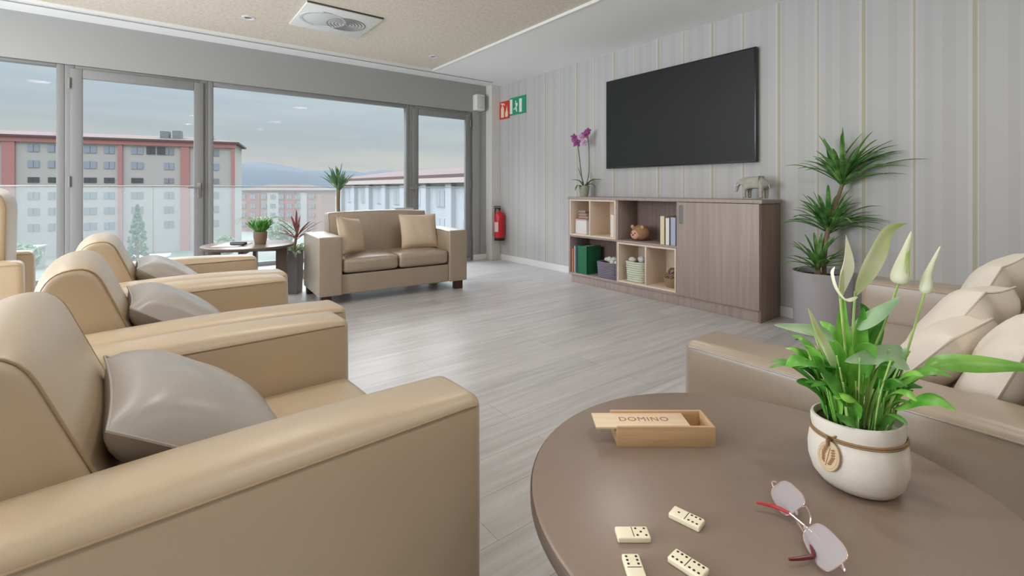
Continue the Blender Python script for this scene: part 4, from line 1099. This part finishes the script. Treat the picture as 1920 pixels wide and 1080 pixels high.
# domino box
db = thing('domino_box', 'pine domino box with its sliding lid half open on the round table', 'box', (.8125, .570, .55), R(-37.4))
BW, BD, BH, T = .190, .072, .039, .006
bm = B()
box(bm, (-BW / 2, -BD / 2, 0), (BW / 2, -BD / 2 + T, BH), .0006); box(bm, (-BW / 2, BD / 2 - T, 0), (BW / 2, BD / 2, BH), .0006)
box(bm, (BW / 2 - T, -BD / 2 + T, 0), (BW / 2, BD / 2 - T, BH), .0006); box(bm, (-BW / 2, -BD / 2 + T, 0), (-BW / 2 + T, BD / 2 - T, BH - .008), .0006)
box(bm, (-BW / 2 + T, -BD / 2 + T, 0), (BW / 2 - T, BD / 2 - T, .005))
obj('box_body', bm, M['pine'], db)
bm = B(); box(bm, (-BW / 2 - .040, -BD / 2 + T + .0005, BH - .0075), (BW / 2 - T - .038, BD / 2 - T - .0005, BH - .0035), .0005); lid = obj('sliding_lid', bm, M['pinelid'], db)
fc = bpy.data.curves.new('lettering', 'FONT'); fc.body = 'DOMINO'; fc.size = .0225; fc.space_character = 1.12; fc.extrude = .00015; fc.align_x = 'CENTER'; fc.align_y = 'CENTER'
tmp = bpy.data.objects.new('lettering', fc); C.objects.link(tmp)
bpy.context.view_layer.update()
me = bpy.data.meshes.new_from_object(tmp.evaluated_get(bpy.context.evaluated_depsgraph_get())); bpy.data.objects.remove(tmp)
lt = bpy.data.objects.new('lettering', me); C.objects.link(lt); me.materials.clear(); me.materials.append(M['burn']); lt.parent = lid; lt.location = (-.034, .002, BH - .0034)

# dominoes
PIPS = {0: [], 1: [(0, 0)], 2: [(-1, -1), (1, 1)], 3: [(-1, -1), (0, 0), (1, 1)], 4: [(-1, -1), (1, 1), (-1, 1), (1, -1)], 5: [(-1, -1), (1, 1), (-1, 1), (1, -1), (0, 0)], 6: [(-1, -1), (0, -1), (1, -1), (-1, 1), (0, 1), (1, 1)]}
def domino(label, loc, rz, a, b, L=.047, W=.0235, T=.0085):
    t = thing('domino', label, 'domino', loc, rz, 'dominoes on the round table')
    bm = B(); soft_box(bm, (0, 0, T / 2), (L, W, T), .0022, (0, 0, 0), 3); obj('tile', bm, M['ivory'], t)
    bm = B(); box(bm, (-.0005, -W * .40, T - .0001), (.0005, W * .40, T + .00025)); obj('dividing_line', bm, M['pip'], t, False)
    bm = B()
    for val, s in ((a, -1), (b, 1)):
        for px, py in PIPS[val]:
            lathe(bm, [(0, T + .0003), (.0016, T + .0003), (.0018, T)], 12, (s * L / 4 + px * .0062, py * .0066, 0))
    if len(bm.verts): obj('pips', bm, M['pip'], t, False)
    else: bm.free()
    return t
domino('ivory domino, blank and five, lying level left of the others', (.5466, .4305, .55), R(-37.4), 0, 5)
domino('ivory domino, one and six, nearest the spectacles and the box', (.6375, .402, .55), R(-80), 1, 6)
domino('ivory double six domino in front, slanting off the bottom edge of the picture', (.560, .351, .55), R(-86), 6, 6)
domino('ivory domino with six pips upright at the bottom edge below the blank-five', (.4975, .3885, .55), R(-127), 6, 0)

# spectacles
gl = thing('spectacles', 'pink rimmed spectacles with red temple tips lying on the round table', 'spectacles', (.7607, .2876, .55), R(-37.4))
def lens_outline(c, ax, up, ha, hb, n=36):
    out = []
    for k in range(n):
        t = 2 * PI * k / n; e = .62
        u = math.copysign(abs(math.cos(t)) ** e, math.cos(t)); v = math.copysign(abs(math.sin(t)) ** e, math.sin(t))
        out.append(Vector(c) + Vector(ax) * (ha * u) + Vector(up) * (hb * v * (1 - .12 * u)))
    return out
gax = Vector((.085, .995, .0)).normalized(); gup = Vector((.80, -.02, .60)).normalized()
for c, ha in (((.000, .0445, .0185), .031), ((-.0090, -.0560, .0185), .0345)):
    pts = lens_outline(c, gax, gup, ha, .0205)
    bm = B(); tube(bm, pts, .0009, 6, closed=True); rim = obj('rim', bm, M['rosemetal'], gl)
    nrm = gax.cross(gup).normalized(); bm = B(); r0 = []; N_ = len(pts)
    top_ = [bm.verts.new(p * 1.0 + nrm * .0006) for p in pts]; bot_ = [bm.verts.new(p - nrm * .0006) for p in pts]
    bm.faces.new(top_); bm.faces.new(bot_)
    for k in range(N_): bm.faces.new((top_[k], top_[(k + 1) % N_], bot_[(k + 1) % N_], bot_[k]))
    obj('lens', bm, M['lens'], rim)
bm = B(); tube(bm, smooth_path([(.004, .0135, .024), (.006, .006, .029), (.002, -.008, .0305), (-.001, -.016, .029), (-.006, -.0225, .024)]), .0013, 6); obj('bridge', bm, M['rosemetal'], gl)
for pts, tip, mm, nm in (([(-.008, -.0905, .022), (-.010, -.098, .018), (-.006, -.080, .014), (-.0021, -.035, .013), (-.0119, .0175, .012)], [(-.0119, .0175, .012), (-.0284, .0312, .013), (-.0511, .0381, .014)], 'redtip', 'red temple tip'),
                         ([(.002, .0755, .022), (-.002, .082, .018), (-.002, .070, .010), (-.003, .035, .008), (-.0122, -.0215, .008)], [(-.0122, -.0215, .008), (-.0233, -.0577, .009), (-.040, -.066, .010), (-.0638, -.0703, .011)], 'darkred', 'dark red temple tip')):
    bm = B(); tube(bm, smooth_path(pts), .0014, 6); tp = obj('temple', bm, M['rosemetal'], gl)
    bm = B(); tube(bm, smooth_path(tip), lambda t: .0016 + .0014 * math.sin(PI * min(1, t * .9 + .1)), 8); o = obj('temple_tip', bm, M[mm], tp); o['label'] = nm
bm = B()
for c in ((-.004, .012, .016), (-.011, -.019, .016)):
    r = bmesh.ops.create_icosphere(bm, subdivisions=2, radius=.004)
    for v in r['verts']: v.co = Vector((v.co.x * .5, v.co.y * .7, v.co.z)) + Vector(c)
obj('nose_pads', bm, M['lens'], gl)

# ------------------------------------------------------------------ light
w = bpy.data.worlds.new('sky'); bpy.context.scene.world = w; w.use_nodes = True
nt = w.node_tree; bg = nt.nodes['Background']
tc = nt.nodes.new('ShaderNodeTexCoord'); sp_ = nt.nodes.new('ShaderNodeSeparateXYZ'); nt.links.new(tc.outputs['Generated'], sp_.inputs[0])
cr = nt.nodes.new('ShaderNodeValToRGB'); r_ = cr.color_ramp
r_.elements[0].position = 0; r_.elements[0].color = (.5, .52, .52, 1)
r_.elements[1].position = 1; r_.elements[1].color = (3.4, 3.65, 4.0, 1)
for p, c in ((.03, (.60, .615, .60)), (.10, (.49, .55, .575)), (.20, (.49, .60, .685)), (.28, (.50, .62, .73)), (.45, (1.9, 2.05, 2.2))):
    e = r_.elements.new(p); e.color = c + (1,)
nt.links.new(sp_.outputs['Z'], cr.inputs[0])
mp = nt.nodes.new('ShaderNodeMapping'); mp.inputs['Scale'].default_value = (1.6, 1.6, 14); nt.links.new(tc.outputs['Generated'], mp.inputs['Vector'])
nz = nt.nodes.new('ShaderNodeTexNoise'); nz.inputs['Scale'].default_value = 2.2; nz.inputs['Detail'].default_value = 4; nt.links.new(mp.outputs['Vector'], nz.inputs['Vector'])
c2_ = nt.nodes.new('ShaderNodeValToRGB'); c2_.color_ramp.elements[0].position = .42; c2_.color_ramp.elements[1].position = .68
c2_.color_ramp.elements[0].color = (1, 1, 1, 1); c2_.color_ramp.elements[1].color = (1.16, 1.10, 1.05, 1)
nt.links.new(nz.outputs['Fac'], c2_.inputs[0])
mx = nt.nodes.new('ShaderNodeMixRGB'); mx.blend_type = 'MULTIPLY'; mx.inputs[0].default_value = 1
nt.links.new(cr.outputs[0], mx.inputs[1]); nt.links.new(c2_.outputs[0], mx.inputs[2]); 
# unseen sky glow added above the window view to brighten surfaces near the windows
def wm(op, a, b=None, c=None):
    n = nt.nodes.new('ShaderNodeMath'); n.operation = op
    for i, v in enumerate((a, b, c)):
        if v is None: continue
        if isinstance(v, (int, float)): n.inputs[i].default_value = v
        else: nt.links.new(v, n.inputs[i])
    return n.outputs[0]
def ramp01(v, lo, hi):
    n = nt.nodes.new('ShaderNodeMapRange'); n.interpolation_type = 'SMOOTHSTEP'; n.inputs['From Min'].default_value = lo; n.inputs['From Max'].default_value = hi
    nt.links.new(v, n.inputs['Value']); return n.outputs[0]
dt = wm('ADD', wm('MULTIPLY', sp_.outputs['X'], -.5), wm('MULTIPLY', sp_.outputs['Y'], .866))
glow = wm('MULTIPLY', wm('MULTIPLY', ramp01(sp_.outputs['Z'], .29, .5), ramp01(dt, .05, .6)), 7.0)
ad = nt.nodes.new('ShaderNodeMixRGB'); ad.blend_type = 'ADD'; ad.inputs[0].default_value = 1
cmb = nt.nodes.new('ShaderNodeCombineXYZ'); nt.links.new(glow, cmb.inputs[0]); nt.links.new(wm('MULTIPLY', glow, 1.03), cmb.inputs[1]); nt.links.new(wm('MULTIPLY', glow, 1.08), cmb.inputs[2])
nt.links.new(mx.outputs[0], ad.inputs[1]); nt.links.new(cmb.outputs[0], ad.inputs[2]); nt.links.new(ad.outputs[0], bg.inputs['Color'])
bg.inputs['Strength'].default_value = 1.0
# daylight through the wide opening in the left wall
ld = bpy.data.lights.new('daylight', 'AREA'); ld.shape = 'RECTANGLE'; ld.size = 5.4; ld.size_y = 2.1; ld.energy = 610; ld.color = (.86, .93, 1)
lo = bpy.data.objects.new('daylight_left_window', ld); C.objects.link(lo); lo.location = (XL - .25, 2.95, 1.22); lo.rotation_euler = (0, -PI / 2, 0)

# ------------------------------------------------------------------ camera
cam = bpy.data.cameras.new('camera'); co = bpy.data.objects.new('camera', cam); C.objects.link(co)
cam.sensor_width = 36; cam.lens = 880 / 1920 * 36; cam.shift_y = -185 / 1920; cam.clip_end = 4000; cam.clip_start = .02
co.location = (0, 0, 1.05); co.rotation_euler = (PI / 2, 0, -math.radians(37.37))
sc = bpy.context.scene; sc.camera = co
sc.view_settings.view_transform = 'Standard'; sc.view_settings.look = 'None'; sc.view_settings.gamma = 1; sc.view_settings.use_curve_mapping = False
sc.view_settings.exposure = 0
sc.cycles.max_bounces = 10; sc.cycles.diffuse_bounces = 6; sc.cycles.transparent_max_bounces = 16; sc.cycles.use_denoising = True; sc.cycles.sample_clamp_indirect = 6; sc.cycles.caustics_reflective = False; sc.cycles.caustics_refractive = False
